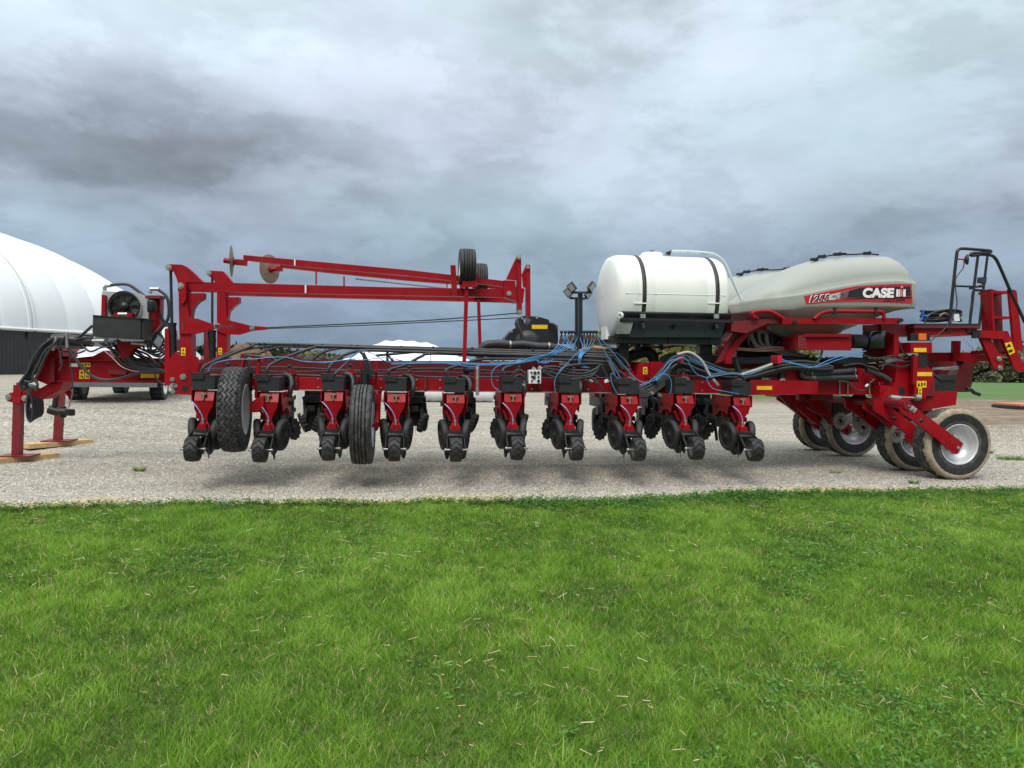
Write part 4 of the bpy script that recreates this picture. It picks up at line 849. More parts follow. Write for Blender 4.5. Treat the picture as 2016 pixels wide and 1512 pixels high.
# ---- wing gauge wheels
w1 = make_tyre('wing_tyre', RUBD, V(463, 806, 9.2), (1, .075, .0), .515, .25, .30, 'zigzag', 288, PL, RIM, .08)
w2 = make_tyre('wing_tyre', RUBD, V(714.5, 835.5, 9.05), (1, .0, .0), .485, .24, .27, 'rib', 160, PL, RIM, .08)
b = MB().px('491,795 506,783 519,779 519,800 506,812 491,812', 9.2, .08); b.px('503,730 508,706 512,706 508,760 506,784 501,784', 9.5, .06); b.px('473,722 477,705 481,705 477,722', 9.6, .06); b.px('508,706 520,706 520,712 508,712', 9.5, .3); b.obj('wheel_bracket', RED, PL)
b = MB().px('740,775 750,775 748,841 741,841', 9.35, .05); b.px('688,817 693,817 692,846 688,846', 9.35, .05); b.px('744,770 752,768 745,838 741,838', 9.7, .06); b.px('709,740 710,709 713,709 712,740', 9.6, .06); b.px('738,755 740,710 743,710 742,755', 9.6, .06)
b.bar(V(690, 838, 9.1), V(744, 838, 9.1), .04, .04); b.bar(V(742, 838, 9.1), V(745, 780, 9.75), .04, .09); b.obj('wheel_bracket', RED, PL)
b = MB().cyl(V(718, 727, 9.5), V(718, 772, 9.5), .055, 14); b.box(*[q for q in (V(708, 733, 9.5).x, V(741, 733, 9.5).x, 9.45, 9.6, V(718, 736, 9.5).z, V(718, 731, 9.5).z)]); b.obj('wheel_cylinder', BLKP, PL)
b = MB().cyl(V(489, 726, 9.55), V(488, 770, 9.55), .055, 14); b.px('478,728 502,728 502,735 478,735', 9.5, .1); b.obj('wheel_cylinder', BLKP, PL)
for k, x in enumerate((470, 552)): MB().px(f'{x+4},697 {x+30},694 {x+33},705 {x+26},706 {x+24},701 {x+10},702 {x+7},709 {x+2},707', 11.0, .12).obj('hose_guide', REDD, PL)
for t in ('709,692 716,702 722,730 724,755', '716,694 718,700 730,725 728,750', '478,735 484,702 500,701 540,706', '486,706 492,728 490,745'): hose(t, 9.7, .018, HOSE, 'hydraulic_hose', PL)

# ---- seed delivery tubes
def P3(txt): return txt
tubes = ['395,737,9.45 400,724,9.45 411,716,9.5 454,698,9.7 498,681,9.9 518,677,9.95 800,684,9.95 1000,690,9.95 1190,694,9.95 1222,702,9.95 1240,722,9.9',
 '524,737,9.45 527,725,9.45 536,716,9.5 572,700,9.7 618,684,9.85 640,682,9.9 800,687,9.87 1000,694,9.87 1185,699,9.87 1210,707,9.9 1226,726,9.9',
 '645,737,9.45 650,721,9.45 670,703,9.6 700,692,9.75 735,690,9.8 850,694,9.8 1000,698,9.8 1180,703,9.8 1204,712,9.8 1218,733,9.8',
 '766,738,9.45 768,728,9.45 799,718,9.6 829,702,9.75 858,696,9.8 1000,702,9.85 1180,708,9.85 1205,720,9.85',
 '882,740,9.45 879,728,9.45 908,718,9.6 938,709,9.75 977,706,9.8 1100,708,9.8 1195,713,9.8 1212,726,9.8', '993,740,9.45 990,728,9.45 1007,720,9.6 1060,709,9.8 1120,700,9.95 1188,696,10 1215,708,10 1230,728,10',
 '1104,742,9.45 1103,730,9.45 1122,720,9.6 1183,717,9.8 1219,731,9.8 1235,745,9.8', '1211,743,9.45 1208,732,9.45 1200,716,9.7 1190,706,9.85 1170,702,9.95']
for t in tubes: hose(t, 9.8, .0195, HOSE, 'seed_tube', PL, 5, 8)
for t in ('520,716,11 470,716,11 430,716,11', '500,700,11.6 545,684,11.6 600,683,11.6 800,688,11.6', '610,712,11.6 640,692,11.6 690,684,11.6 800,686,11.6', '400,728,11.6 430,705,11.6 470,690,11.6 560,680,11.6 700,686,11.6', '740,700,11.6 860,690,11.6 1000,686,11.6 1180,690,11.6'): hose(t, 11.6, .021, HOSE, 'seed_tube', PL, 5, 7)
for t in ('850,697 890,700 930,702 1000,708', '726,690 740,706 741,720'): pass
for x, y0, y1 in ((523, 678, 700), (587, 683, 708), (640, 684, 712), (847, 684, 712), (982, 688, 716), (1110, 690, 720), (1185, 693, 724)): MB().px(rect(x-.7, y0, x+.7, y1), 9.93, .02).obj('tube_hanger', REDD, PL)
b = MB(); b.px(rect(760, 690, 765, 712), 9.95, .05); b.bar(V(764, 700, 9.95), V(776, 713, 9.95), .015, .03); b.obj('tube_support', BLK, PL)
for x in (510, 520, 578, 586, 634, 690, 703, 790, 853, 930, 1050, 1150): MB().box(V(x, 680, 9.9).x-.012, V(x, 680, 9.9).x+.012, 9.9, 10.0, V(x, 681+(x-510)*.02, 9.9).z, V(x, 675+(x-510)*.02, 9.9).z).obj('cable_tie', BLKP, PL)
# small blue liquid lines
bl = ['409,732 420,716 456,708 494,707 556,703 600,712 650,712 700,706', '659,735 680,715 700,696 716,691 735,697 762,712 800,713 850,713 900,718 930,722 960,716 1000,714', '600,711 640,714 680,709 720,708 760,704 800,712', '985,772 970,758 968,735 978,722 1000,714 1030,706',
      '1093,772 1092,752 1097,738 1107,727 1130,701 1145,690', '1219,748 1205,735 1203,745 1207,760 1216,776', '1222,745 1195,700 1180,672 1172,660', '1280,755 1255,748 1230,722 1195,680 1178,662', '1320,775 1322,755 1316,740 1305,737 1290,743 1270,758', '1455,776 1430,771 1404,765 1392,748 1394,742 1402,740', '1395,745 1370,735 1355,712 1345,704 1325,712 1305,735 1290,748 1260,758', '1400,742 1440,736 1470,738 1500,728']
for t in bl: hose(t, 9.25, .0055, BLUE, 'liquid_line', PL, 5, 5)
for k, x in enumerate((1105, 1113, 1120, 1125, 1132)):
    hose(f'{x},658,10.7 {x-4+k*2},668,10.7 {x-8-k},{682+k},10 {1078-k*3},{698+k*2},9.7 {1049-k*2},{703+k*2},9.6 {1013-k*8},{714+k},9.6 {960-k*20},{719-k*1.5},9.6 {850-20*k},{713+k},9.6', 9.6, .006, BLUE, 'liquid_line', PL, 5, 5)
for k, x in enumerate((1145, 1152, 1160, 1168, 1174)):
    hose(f'{x},658,10.7 {x-2},668,10.7 {1147+k*3},{684+k},10 {1140+k*1.5},{700},9.7 {1139+k},{714+k},9.7 {1143+k*2},722,9.7 {1152+k*2},724,9.7', 9.6, .006, BLUE, 'liquid_line', PL, 5, 5)
for k in range(3): hose(f'{1110+k*6},660,10.6 {1108+k*3},666,10.6 {1118+k*4},676,10.6 {1128+k*3},688,10.4 {1100-k*6},700,9.9 {1075-k*5},715,9.7 {1055},708,9.7', 9.7, .006, BLUE, 'liquid_line', PL, 5, 5)

# ---- control box, springs, valves on the bar
cb = PX('control_box', rect(1041, 728, 1065, 755), 9.55, .12, WHT)
b = MB()
for x, y, r in ((1046, 733, .014), (1053, 734, .022), (1060, 733, .018), (1047, 741, .012), (1051, 743, .024), (1060, 742, .014), (1060, 750, .02), (1047, 750, .012)): b.lathe([(0, -.02), (r, -.02), (r, 0)], V(x, y, 9.55), (0, 1, 0), 10, False)
b.obj('knob', BLK, cb)
b = MB(); c0 = V(940, 722, 9.5); c1 = V(940, 778, 9.5)
hx = [c0+(c1-c0)*(i/160)+Vector((math.cos(i*.9), math.sin(i*.9), 0))*.022 for i in range(161)]
b.tube(hx, .0055, 5); b.obj('tension_spring', STEEL, PL); PX('spring_bracket', '934,724 937,724 936,768 933,768', 9.5, .03, RED); MB().cyl(V(912, 728, 9.7), V(934, 728, 9.7), .04, 12).obj('actuator', BLK, PL)
for x, y in ((1048, 724), (1060, 722), (1160, 748), (1192, 748), (1280, 772), (1296, 776), (1026, 756)): MB().cyl(V(x, y, 9.6), V(x+6, y+4, 9.6), .022, 8).obj('hose_fitting', STEEL, PL)
for t in ('1010,735 1018,728 1030,732 1036,744', '1012,742 1024,738 1034,746 1038,756', '1020,728 1015,740 1028,752', '1066,724 1090,727 1120,733 1150,735 1175,725 1182,718', '1066,727 1100,737 1140,741 1170,734 1180,722', '1066,730 1095,744 1135,745 1165,740 1178,728', '1070,722 1095,722 1120,728 1160,730', '1150,748 1165,750 1176,755', '1160,742 1172,748 1182,760 1190,772', '1183,718 1192,735 1200,752 1210,768'): hose(t, 9.62, .015, HOSE, 'hydraulic_hose', PL)
PX('white_tag', '1190,748 1196,746 1197,752 1191,754', 9.5, .01, WHT); PX('white_tag', '1103,714 1112,710 1122,715 1118,719 1102,719', 9.9, .03, WHT); PX('white_tag', '985,712 992,708 996,714', 9.9, .03, WHT); PX('white_tag', '964,709 972,708 974,714 966,715', 9.9, .03, WHT)
# red joint box right of the wing, hose bundles
PX('wing_joint', '1230,720 1238,720 1252,740 1259,714 1312,714 1312,722 1283,722 1283,758 1230,758', 10.0, .4, RED); sticker(1266, 722.5, 1274.5, 736.5, 10.0)
PX('wing_joint_plate', rect(1280, 712, 1302, 757), 9.97, .03, RED)
b = MB().px('1300,712 1765,716 1765,730 1300,724', 10.45, .3); b.obj('rear_frame', REDD, PL)
PX('wing_joint', '1544,714 1576,718 1580,750 1540,750 1546,738', 9.9, .35, RED); pins(PL, ((1539, 722), (1540, 751)), 9.8, .05)
b = MB().cyl(V(1336, 731, 10.1), V(1520, 738, 10.1), .05, 14); b.cyl(V(1520, 738, 10.1), V(1545, 739, 10.1), .03, 10); b.cyl(V(1538, 722, 9.9), V(1538, 752, 9.9), .05, 12); b.obj('fold_cylinder', BLKP, PL)
for i in range(9):
    d = i*2.6; hose(f'{1238-i*2},{764+d*.4} 1262,{762+d*.5} {1284+i*1.5},{748+d*.8} {1304+i*1.6},{726+d*.6} {1325+i},{704+d*.9} 1350,{701+d} {1385-i},{712+d*1.1} 1425,{727+d*.9} 1470,{731+d*.75} 1520,{716+d*.9} 1555,{712+d*.7} 1590,{712+d*.8} 1640,{722+d*.3}', 9.75+.035*(i % 3), .0215, HOSE, 'hydraulic_hose', PL)
for i in range(5): hose(f'{1252},{768+i*3} 1275,{768+i*3} {1292+i*2},{757+i*2} {1306+i*2},{738+i*3} 1320,{722+i*2}', 9.7, .018, HOSE, 'hydraulic_hose', PL)
for i in range(5): hose(f'1300,{705+i*2} 1330,{697+i*2} 1400,{701+i*2.5} 1470,{706+i*2} 1540,{703+i*2.5} 1600,{706+i*2} 1680,{712+i*2.5}', 10.2, .02, HOSE, 'hydraulic_hose', PL)
PX('hose_strap', rect(1339, 701, 1346, 713), 9.6, .2, DRED); PX('hose_strap', rect(1531, 699, 1540, 715), 9.6, .2, DRED); PX('hose_tie', '1452,706 1458,724 1461,738 1456,738 1451,722 1448,706', 9.62, .1, BLKP); PX('hose_tie', '1287,746 1295,744 1296,750 1289,752', 9.62, .1, BLKP)
hose('1333,698 1357,694 1381,710 1397,738 1414,759', 9.5, .02, GRYH, 'grey_hose', PL); hose('1520,717 1490,728 1460,737 1448,740', 9.55, .02, GRYH, 'grey_hose', PL)
for t in ('1290,748 1305,728 1318,712 1340,703', '1292,750 1308,732 1322,714 1342,705', '1354,703 1385,716 1420,730 1450,738', '1357,706 1390,722 1425,734 1470,737', '1540,708 1575,718 1610,722 1650,708 1700,696', '1540,711 1580,720 1600,723 1645,704 1705,691'): hose(t, 9.58, .0065, BLUE, 'liquid_line', PL)
hose('1398,745 1410,738 1440,736 1455,738 1466,746', 9.35, .028, HOSE, 'hydraulic_hose', PL)

# ---- fan housing and suction hoses
fh = PX('fan_housing', '992,684 992,674 995.5,664 1006.7,651 1021,642 1021,626 1029,622 1038,622.5 1038.6,623.5 1033,626 1031,631 1033,636 1038.6,638.6 1044,636 1046,631 1044,626 1039.5,623.5 1040,622.5 1058,623 1080,629 1082.6,635 1098,641 1099,671 1094,690', 11.2, .45, BLKP)
MB().lathe([(.21, 0), (.2, -.05), (.1, -.07), (0, -.07)], V(1038, 677, 11.2), (0, 1, 0), 32).obj('fan_hub', BLK, fh)
sticker(1047, 639.6, 1078, 647.5, 11.2, fh, glyph=False, name='reflector'); pins(fh, ((1028, 627), (1057, 626), (1096, 646), (1007, 653)), 11.2, .02)
hose('1015.6,635 1024,652 1030,668 1033.5,682', 11.0, .03, HOSE, 'air_hose', PL); hose('1080,636 1092,640 1097,650', 11.1, .02, HOSE, 'air_hose', PL)
hose('944,706 946,694 953,682 964,678 985,677 1004,679', 10.9, .062, HOSE, 'corrugated_hose', PL, 9, 14, .08); hose('1004,680 1025,678 1036,679 1060,682 1080,682', 10.85, .058, HOSE, 'air_pipe', PL, 5, 14); hose('1080,682 1107,689 1129,696 1150,702', 10.9, .058, HOSE, 'corrugated_hose', PL, 9, 14, .08)
MB().cyl(V(1003, 679, 10.85), V(1006, 679, 10.85), .064, 16).obj('hose_clamp', STEEL, PL); MB().cyl(V(1079, 682, 10.85), V(1082, 682, 10.85), .062, 16).obj('hose_clamp', STEEL, PL)
hose('1215,716 1226,708 1247,699 1268,693 1281,697 1287,708 1288,722', 10.6, .078, HOSE, 'corrugated_hose', PL, 12, 16, .08); hose('1188,700 1196,704 1212,706 1230,704', 10.7, .05, HOSE, 'air_pipe', PL)
# dark plenum behind the tubes
PX('air_manifold', '1100,690 1215,690 1236,712 1236,742 1180,742 1120,712 1000,704 985,698 985,693', 10.5, .1, BLKP)
# ---- light mast
lm = PX('light_mast', rect(1139.5, 577, 1147, 690), 10.8, .08, BLKP); PX('mast_column', rect(1133, 585, 1139, 690), 11.15, .06, BLKP, lm)
b = MB().bar(V(1127, 576, 10.78), V(1164, 576, 10.78), .03, .03); b.bar(V(1121, 587, 11.15), V(1153, 588, 11.15), .03, .03); b.obj('light_bracket', BLKP, lm)
for x, y, s, Y in ((1125, 566, -1, 10.7), (1166, 565, 1, 10.7), (1118, 576.5, -1, 11.1), (1159.5, 579.5, 1, 11.1)):
    p = V(x, y, Y); b = MB(); d = Vector((s*.05, -.03, .04)); n_ = Vector((s*.6, -.75, -.35)).normalized()
    a = Vector((.68 if s < 0 else .7, .1, -.7 if s < 0 else .7)).normalized(); a = Vector((1, 0, 1.1*s)).normalized(); q = n_.cross(a).normalized(); a = q.cross(n_)
    def plate(c, w, h, t): return MB().prism([c+a*w+q*h, c-a*w+q*h, c-a*w-q*h, c+a*w-q*h], -n_*t)
    l_ = plate(p, .065, .055, .035).obj('work_light', BLK, lm); plate(p+n_*.004, .052, .042, .003).obj('lens', LENS, l_)
    hose(f'{x},{y+2} {x-s*9},{y+9} {1143},{y+12}', Y+.03, .006, HOSE, 'light_cable', lm)
MBRP = mat('brown_plastic', (.10, .05, .03), .4)
for x in (1105.6, 1113, 1120, 1125.5, 1131.7, 1150, 1156, 1162, 1168, 1174):
    p = V(x, 655, 10.72); fm = MB().box(p.x-.017, p.x+.017, p.y-.02, p.y+.02, p.z-.17, p.z-.04).obj('flow_meter', MBRP, PL); MB().lathe([(0, .035), (.022, .03), (.026, .0), (.012, -.012), (.012, -.04)], p, (0, 0, 1), 10).obj('flow_knob', BLKP, fm)
PX('manifold_rail', rect(1101, 668, 1178, 676), 10.78, .05, BLK)
hose('1165,684 1200,687 1225,688 1245,680 1254,676', 10.4, .022, TANH, 'copper_hose', PL); hose('1140,690 1175,683 1210,688 1240,686', 10.5, .016, TANH, 'copper_hose', PL); hose('1265,680 1300,684 1335,681 1365,678', 10.6, .018, TANH, 'copper_hose', PL); hose('1405,678 1440,684 1480,688 1530,684 1570,690', 10.1, .02, TANH, 'copper_hose', PL); hose('1410,682 1450,688 1500,691 1545,688', 10.1, .014, TANH, 'copper_hose', PL)

# ---- white liquid tank
tx0, tx1 = V(1224, 581, 9.75).x, V(1433, 581, 9.75).x; tyc = 10.42; ztop = V(1300, 504, 10.3).z; zbot = V(1202, 668, 10.3).z; tz = (ztop+zbot)/2; rz = (ztop-zbot)/2; ry = .70
def tankring(x, k, n=72):
    o = []
    for i in range(n):
        t = 2*math.pi*i/n; c, s_ = math.cos(t), math.sin(t); e = .92
        o.append((x, tyc+math.copysign(abs(c)**e, c)*ry*k, tz+math.copysign(abs(s_)**e, s_)*rz*k))
    return o
secs = [(-.10, .02), (-.10, .35), (-.085, .62), (-.05, .86), (-.02, .95), (.03, .985), (.09, 1.0)]
L_ = tx1-tx0; rings = [tankring(tx0+a, k) for a, k in secs]
for u in (.10, .105, .115, .12, .26, .265, .275, .28, .5, .60, .78, .785, .795, .80): rings.append(tankring(tx0+L_*u+.09*(1-u), 1.0-(.006 if abs(u % 1-.11) < .006 or abs(u-.27) < .006 or abs(u-.79) < .006 else 0)))
rings += [tankring(tx1-a, k) for a, k in secs[::-1]]
k_ = len(rings[0]); b = MB(); b.add([p for r_ in rings for p in r_], [(i*k_+j, i*k_+(j+1) % k_, (i+1)*k_+(j+1) % k_, (i+1)*k_+j) for i in range(len(rings)-1) for j in range(k_)], True)
# foot of the tank moulding below the left end
b.add(*(lambda p: (p, [(0, 1, 2, 3), (4, 5, 6, 7), (0, 1, 5, 4), (2, 3, 7, 6), (1, 2, 6, 5), (0, 3, 7, 4)]))([(tx0-.08, tyc-.16, zbot-.0), (tx0+.06, tyc-.16, zbot), (tx0+.06, tyc+.16, zbot), (tx0-.08, tyc+.16, zbot), (tx0-.07, tyc-.12, zbot+.32), (tx0+.06, tyc-.12, zbot+.32), (tx0+.06, tyc+.12, zbot+.32), (tx0-.07, tyc+.12, zbot+.32)]), False)
lt = b.obj('liquid_tank', TANKW, PL)
MB().lathe([(0, .055), (.14, .055), (.155, .045), (.165, -.03)], (V(1284, 500, 10.3).x, tyc-.1, ztop-.015), (0, 0, 1), 32).obj('tank_lid', TANKW, lt)
MB().lathe([(0, .035), (.03, .035), (.035, 0)], (V(1284, 500, 10.3).x, tyc-.1, ztop+.04), (0, 0, 1), 14).obj('vent_cap', BLKP, lt)
for u in (1269, 1413):
    x = V(u, 581, tyc-ry).x; b = MB(); n_ = 60; vs = []; 
    for i in range(n_+1):
        t = R_(208)+(R_(-28)-R_(208))*i/n_; t = R_(20)+(R_(205)-R_(20))*i/n_
        c, s_ = math.cos(t+0), math.sin(t); e = .92; yy = math.copysign(abs(c)**e, c); zz2 = math.copysign(abs(s_)**e, s_)
        for dx in (-.028, .028): vs.append((x+dx, tyc+yy*(ry+.006), tz+zz2*(rz+.006)))
    b.add(vs, [(2*i, 2*i+1, 2*i+3, 2*i+2) for i in range(n_)], True); st = b.obj('tank_strap', BLK, lt)
    sm_ = st.modifiers.new('thick', 'SOLIDIFY'); sm_.thickness = .004
    p = V(u-5, 623, tyc-ry+.03); MB().box(p.x-.035, p.x+.035, p.y-.05, p.y-.02, p.z-.03, p.z+.03).obj('strap_buckle', STEEL, st)
    MB().prism([Vector((p.x-.02, p.y-.03, p.z-.03)), Vector((p.x+.025, p.y-.03, p.z-.03)), Vector((p.x+.035, p.y-.045, p.z-.16)), Vector((p.x-.005, p.y-.045, p.z-.16))], (0, .004, 0)).obj('strap_tail', BLK, st)
MB().tube([(tx0+.05, tyc-ry-.0005, tz), (tx1-.05, tyc-ry-.0005, tz)], .0045, 6).obj('mould_seam', TANKW, lt)
for u in (1260, 1405):
    p = V(u, 597, tyc-ry+.02); MB().box(p.x-.085, p.x+.085, p.y-.022, p.y+.03, p.z-.008, p.z+.008).obj('strap_lug', WHT, lt)
# cradle: curved trough under the tank on cross beams
b = MB(); vs = []; n_ = 40; cx0, cx1 = V(1226, 630, tyc-ry-.02).x, V(1444, 630, tyc-ry-.02).x
for i in range(n_+1):
    t = R_(203)+(R_(337)-R_(203))*i/n_
    for dx in (cx0, cx1): vs.append((dx, tyc+math.cos(t)*(ry+.025), tz+math.sin(t)*(rz+.025)))
b.add(vs, [(2*i, 2*i+1, 2*i+3, 2*i+2) for i in range(n_)], True)
cr = b.obj('tank_cradle', BLKP, PL); sm_ = cr.modifiers.new('thick', 'SOLIDIFY'); sm_.thickness = .012
zc = V(1300, 630, tyc-ry).z; b = MB(); b.box(cx0, cx1, tyc-ry-.03, tyc-ry+.01, zc-.02, zc+.02); zb0 = V(1300, 677, tyc-.45).z; zb1 = V(1300, 662, tyc-.45).z
b.box(V(1207, 670, tyc-.45).x, V(1417, 670, tyc-.45).x, tyc-.5, tyc+.5, zb0, zb1)
for x in (1240, 1318, 1398): X = V(x, 670, tyc-.5).x; b.prism([Vector((X-.015, tyc-.52, zb0+.01)), Vector((X-.015, tyc-.52, zb1)), Vector((X-.015, tyc-ry, zb1+.16)), Vector((X-.015, tyc-.2, zb1+.05))], (.03, 0, 0))
b.prism([V(1218, 640, tyc-.62), V(1226, 632, tyc-.62), V(1430, 632, tyc-.62), V(1421, 664, tyc-.62), V(1214, 664, tyc-.62)], (0, .02, 0))
b.obj('cradle_beam', BLKP, cr); PX('mud_flap', '1219,634 1247,634 1240,657.5 1213,657.5', tyc-.70, .01, mat('smoky_plastic', (.16, .17, .16), .4, var=.3), cr)
b = MB().px(rect(1219, 676, 1238, 712), 10.2, .15); b.px(rect(1378, 676, 1402, 712), 10.2, .15); b.px(rect(1250, 676, 1262, 690), 10.5, .1); b.px(rect(1300, 676, 1306, 690), 10.5, .1); b.cyl(V(1299, 693, 10.5), V(1299, 698, 10.5), .035, 10); b.obj('cradle_post', BLKP, cr)
MB().lathe([(.028, -.02), (.042, -.02), (.042, .015), (.028, .015), (.028, -.02)], V(1222, 621, tyc-ry-.02), (.8, .6, 0), 20).obj('drain_ring', WHT, lt)
MB().cyl(V(1315, 502, 10.3), V(1316, 497, 10.3), .035, 12).cyl(V(1315, 498, 10.3), V(1323, 494, 10.3), .022, 10).obj('hose_elbow', BLKP, lt)
hose('1322,495.5 1345,495 1389,498 1410,503 1428,520 1442,552 1461,592', 10.25, .021, CLR, 'clear_hose', PL, 7, 12)

# ---- grey seed tanks
def interp(tab, x): xs_, ys_ = zip(*tab); return float(np.interp(x, xs_, ys_))
TOP = [(1458, 594), (1470, 583), (1489, 569), (1519, 549), (1549, 530.6), (1579, 517.7), (1603, 510.7), (1648, 505), (1708, 502), (1737, 502.5), (1757, 507), (1783, 525.6), (1801, 549), (1805, 556)]
CUP = [(1458, 596), (1513, 587), (1569, 581), (1589, 577), (1648, 565), (1708, 555.4), (1767, 552), (1805, 557)]
CLO = [(1458, 602), (1464, 614), (1509, 608), (1541, 611), (1559, 610), (1589, 604), (1668, 604), (1747, 604), (1805, 606)]
BOT = [(1458, 605), (1470, 622), (1500, 634), (1545, 640), (1560, 655), (1585, 662), (1676, 662), (1720, 645), (1767, 627), (1799, 611), (1805, 608)]
def seedtank(ycen, dx):
    yn = ycen-.75; N_ = 60; xs_ = [1458+(1805-1458)*(.5-.5*math.cos(math.pi*i/N_)) for i in range(N_+1)]; vs = []; K = 0
    for i, xp in enumerate(xs_):
        u = (xp-1458)/(347); f_ = min(1, (u/.22)**.6 if u < .22 else 1)*min(1, max(.965, ((1-u)/.03)**.35) if u > .97 else 1); f_ = max(f_, .45)
        X = V(xp, 590, yn).x; hw = .75*f_
        xq = 837+(xp-837)*yn/(ycen-.25); zt = V(xq, interp(TOP, xq), ycen-.25).z; zu = V(xp, interp(CUP, xp), yn).z; zl = V(xp, interp(CLO, xp), yn).z; zb = V(xp, interp(BOT, xp), ycen-.35).z
        zt = zu+(max(zt, zu+.01)-zu)*(math.sqrt(max(.02, 1-((u-.92)/.08)**2.4))*.85+.15*(1-u)/.08 if u > .92 else 1); zb = min(zb, zl-.01); half = []
        for t in np.linspace(0, 1, 9)[:-1]: half.append((hw*math.sin(t*math.pi/2)**.85*.97, zu+(zt-zu)*math.cos(t*math.pi/2)**(.9)))
        half += [(hw*.962, zu+.022), (hw*.985, zu+.008), (hw, zu-.008), (hw*1.0, zu-.02), (hw, (zu+zl)/2), (hw, zl+.02), (hw*.975, zl-.01)]
        for t in np.linspace(.2, 1, 5): half.append((hw*(1-t*(.62 if 1560 < xp < 1700 else .75)), zl+(zb-zl)*t**.8))
        ring = [(X, ycen-h_, z) for h_, z in half]+[(X, ycen+h_, z) for h_, z in half[::-1] if h_ > 1e-6]; K = len(ring); vs += [(a_+dx, b__, c_) for a_, b__, c_ in ring]
    fs = [(i*K+j, i*K+(j+1) % K, (i+1)*K+(j+1) % K, (i+1)*K+j) for i in range(N_) for j in range(K)]+[tuple(range(K)), tuple(range(N_*K, N_*K+K))]
    return MB().add(vs, fs, True).obj('seed_tank', TANKG, PL)
def latches(par, ycen, dx, dz=0):
    b = MB(); P_ = [V(x, y, ycen-.28)+Vector((dx, 0, dz)) for x, y in ((1603, 511), (1618, 505.5), (1648, 501), (1680, 501), (1707, 499), (1730, 501.5))]
    b.tube(P_, .012, 6)
    for i in (0, 1, 2, 4): p = P_[i]; b.box(p.x-.05, p.x+.05, p.y-.03, p.y+.03, p.z-.02, p.z+.02); b.bar(p+Vector((-.05, 0, -.01)), p+Vector((.05, 0, .035)), .03, .012)
    b.bar(P_[2]+Vector((0, 0, .02)), P_[2]+Vector((.14, 0, .02)), .03, .012); b.obj('lid_latch', BLKP, par)
st1 = seedtank(10.5, 0); latches(st1, 10.5, 0)
st2 = seedtank(10.5, 0); latches(st2, 10.5, 0); st2.location = (-.45, 1.55, -.04)
# decal on the near flank
DY = 9.75
def DX(txt, m, d, name, par): return MB().px(txt, DY-d, .003).obj(name, m, par)
dc = DX('1583,583 1640,572 1688,563.3 1730,560.3 1767,558.8 1794.7,559.4 1796.7,597.7 1750,595.5 1708,594 1668,594 1625,595.5 1587.7,598.7', DRED, .006, 'brand_stripe', st1)
DX('1632,580.5 1658,575 1694,566.5 1735,564.3 1791.5,563.7 1793.5,582 1696,583.5 1664,586 1640,590.5 1629,590.5', DGRY, .009, 'grey_band', dc)
DX('1672,572 1694,566.5 1735,564.3 1791.5,563.7 1793.5,582 1696,583.5 1668,586', DBLK, .012, 'black_band', dc)
DX('1655,575.8 1673,571.8 1669,586 1654,588', mat('mid_decal', (.10, .10, .10), .4), .011, 'fade_band', dc)
DX('1660,589.5 1696,584.8 1794,584.2 1794.5,588 1700,588.5', DBLK, .009, 'black_line', dc)
def txt_at(s_, x, y, hpx, m, name, par, shear=0, off=0, d=.014, wpx=None, tilt=0):
    o_ = V(x, y, DY-d); sc = hpx*V(x, 600, DY).length/1460/.70; xd = V(x+30, y+tilt, DY-d)-o_
    o = text_mesh(s_, sc, m, name, par, o_, xd, Vector((0, 0, 1)), shear, off, .001)
    if wpx:
        w0 = max(v.co.dot(xd.normalized()) for v in o.data.vertices)-min(v.co.dot(xd.normalized()) for v in o.data.vertices); k = (V(x+wpx, y, DY)-V(x, y, DY)).length/w0
        xn = xd.normalized()
        for v in o.data.vertices: q = v.co-o_; v.co = v.co+xn*(q.dot(xn)*(k-1))
    return o
txt_at('1255', 1588.5, 596.3, 12.2, WHT, 'model_number_outline', dc, .25, .026, .012, 42.5, -3.2); txt_at('1255', 1590, 595.5, 10.6, DBLK, 'model_number', dc, .25, .006, .015, 41, -3.2)
txt_at('AFS', 1638, 585.5, 3.6, DBLK, 'small_lettering', dc, .2, .0, .014, 10, -.5)
hose('1650,580.5 1660,578.5 1662,580 1656,583.5 1646,588', DY-.012, .003, DBLK, 'swoosh', dc, 5, 5)
txt_at('CASE', 1698, 584.8, 15, WHT, 'brand_lettering', dc, .06, .055, .016, 62, 0)
for t_ in ('1765,569.5 1769.5,569.5 1769,584 1764.5,584', '1770.8,569.5 1773.3,569.5 1772.8,584 1770.3,584', '1778.6,569.5 1783.2,569.5 1782.8,584 1778.2,584', '1770.5,575 1783,575 1783,578 1770.5,578'): DX(t_, WHT, .016 if '575 ' not in t_ else .015, 'brand_mark', dc)
DX('1773,569.5 1777.5,569.5 1777.5,584 1772.5,584', DRED, .020, 'brand_mark', dc); DX('1773,563 1778,563 1778,567.5 1773,567.5', mat('pink_decal', (.75, .18, .22), .4), .020, 'brand_mark', dc); DX('1774.3,570.5 1776.2,570.5 1776.2,583 1774,583', bpy.data.materials['pink_decal'], .022, 'brand_mark', dc)
txt_at('EARLY RISER', 1739.5, 593.4, 3.9, DBLK, 'small_lettering', dc, .25, .012, .014, 42, -.2)
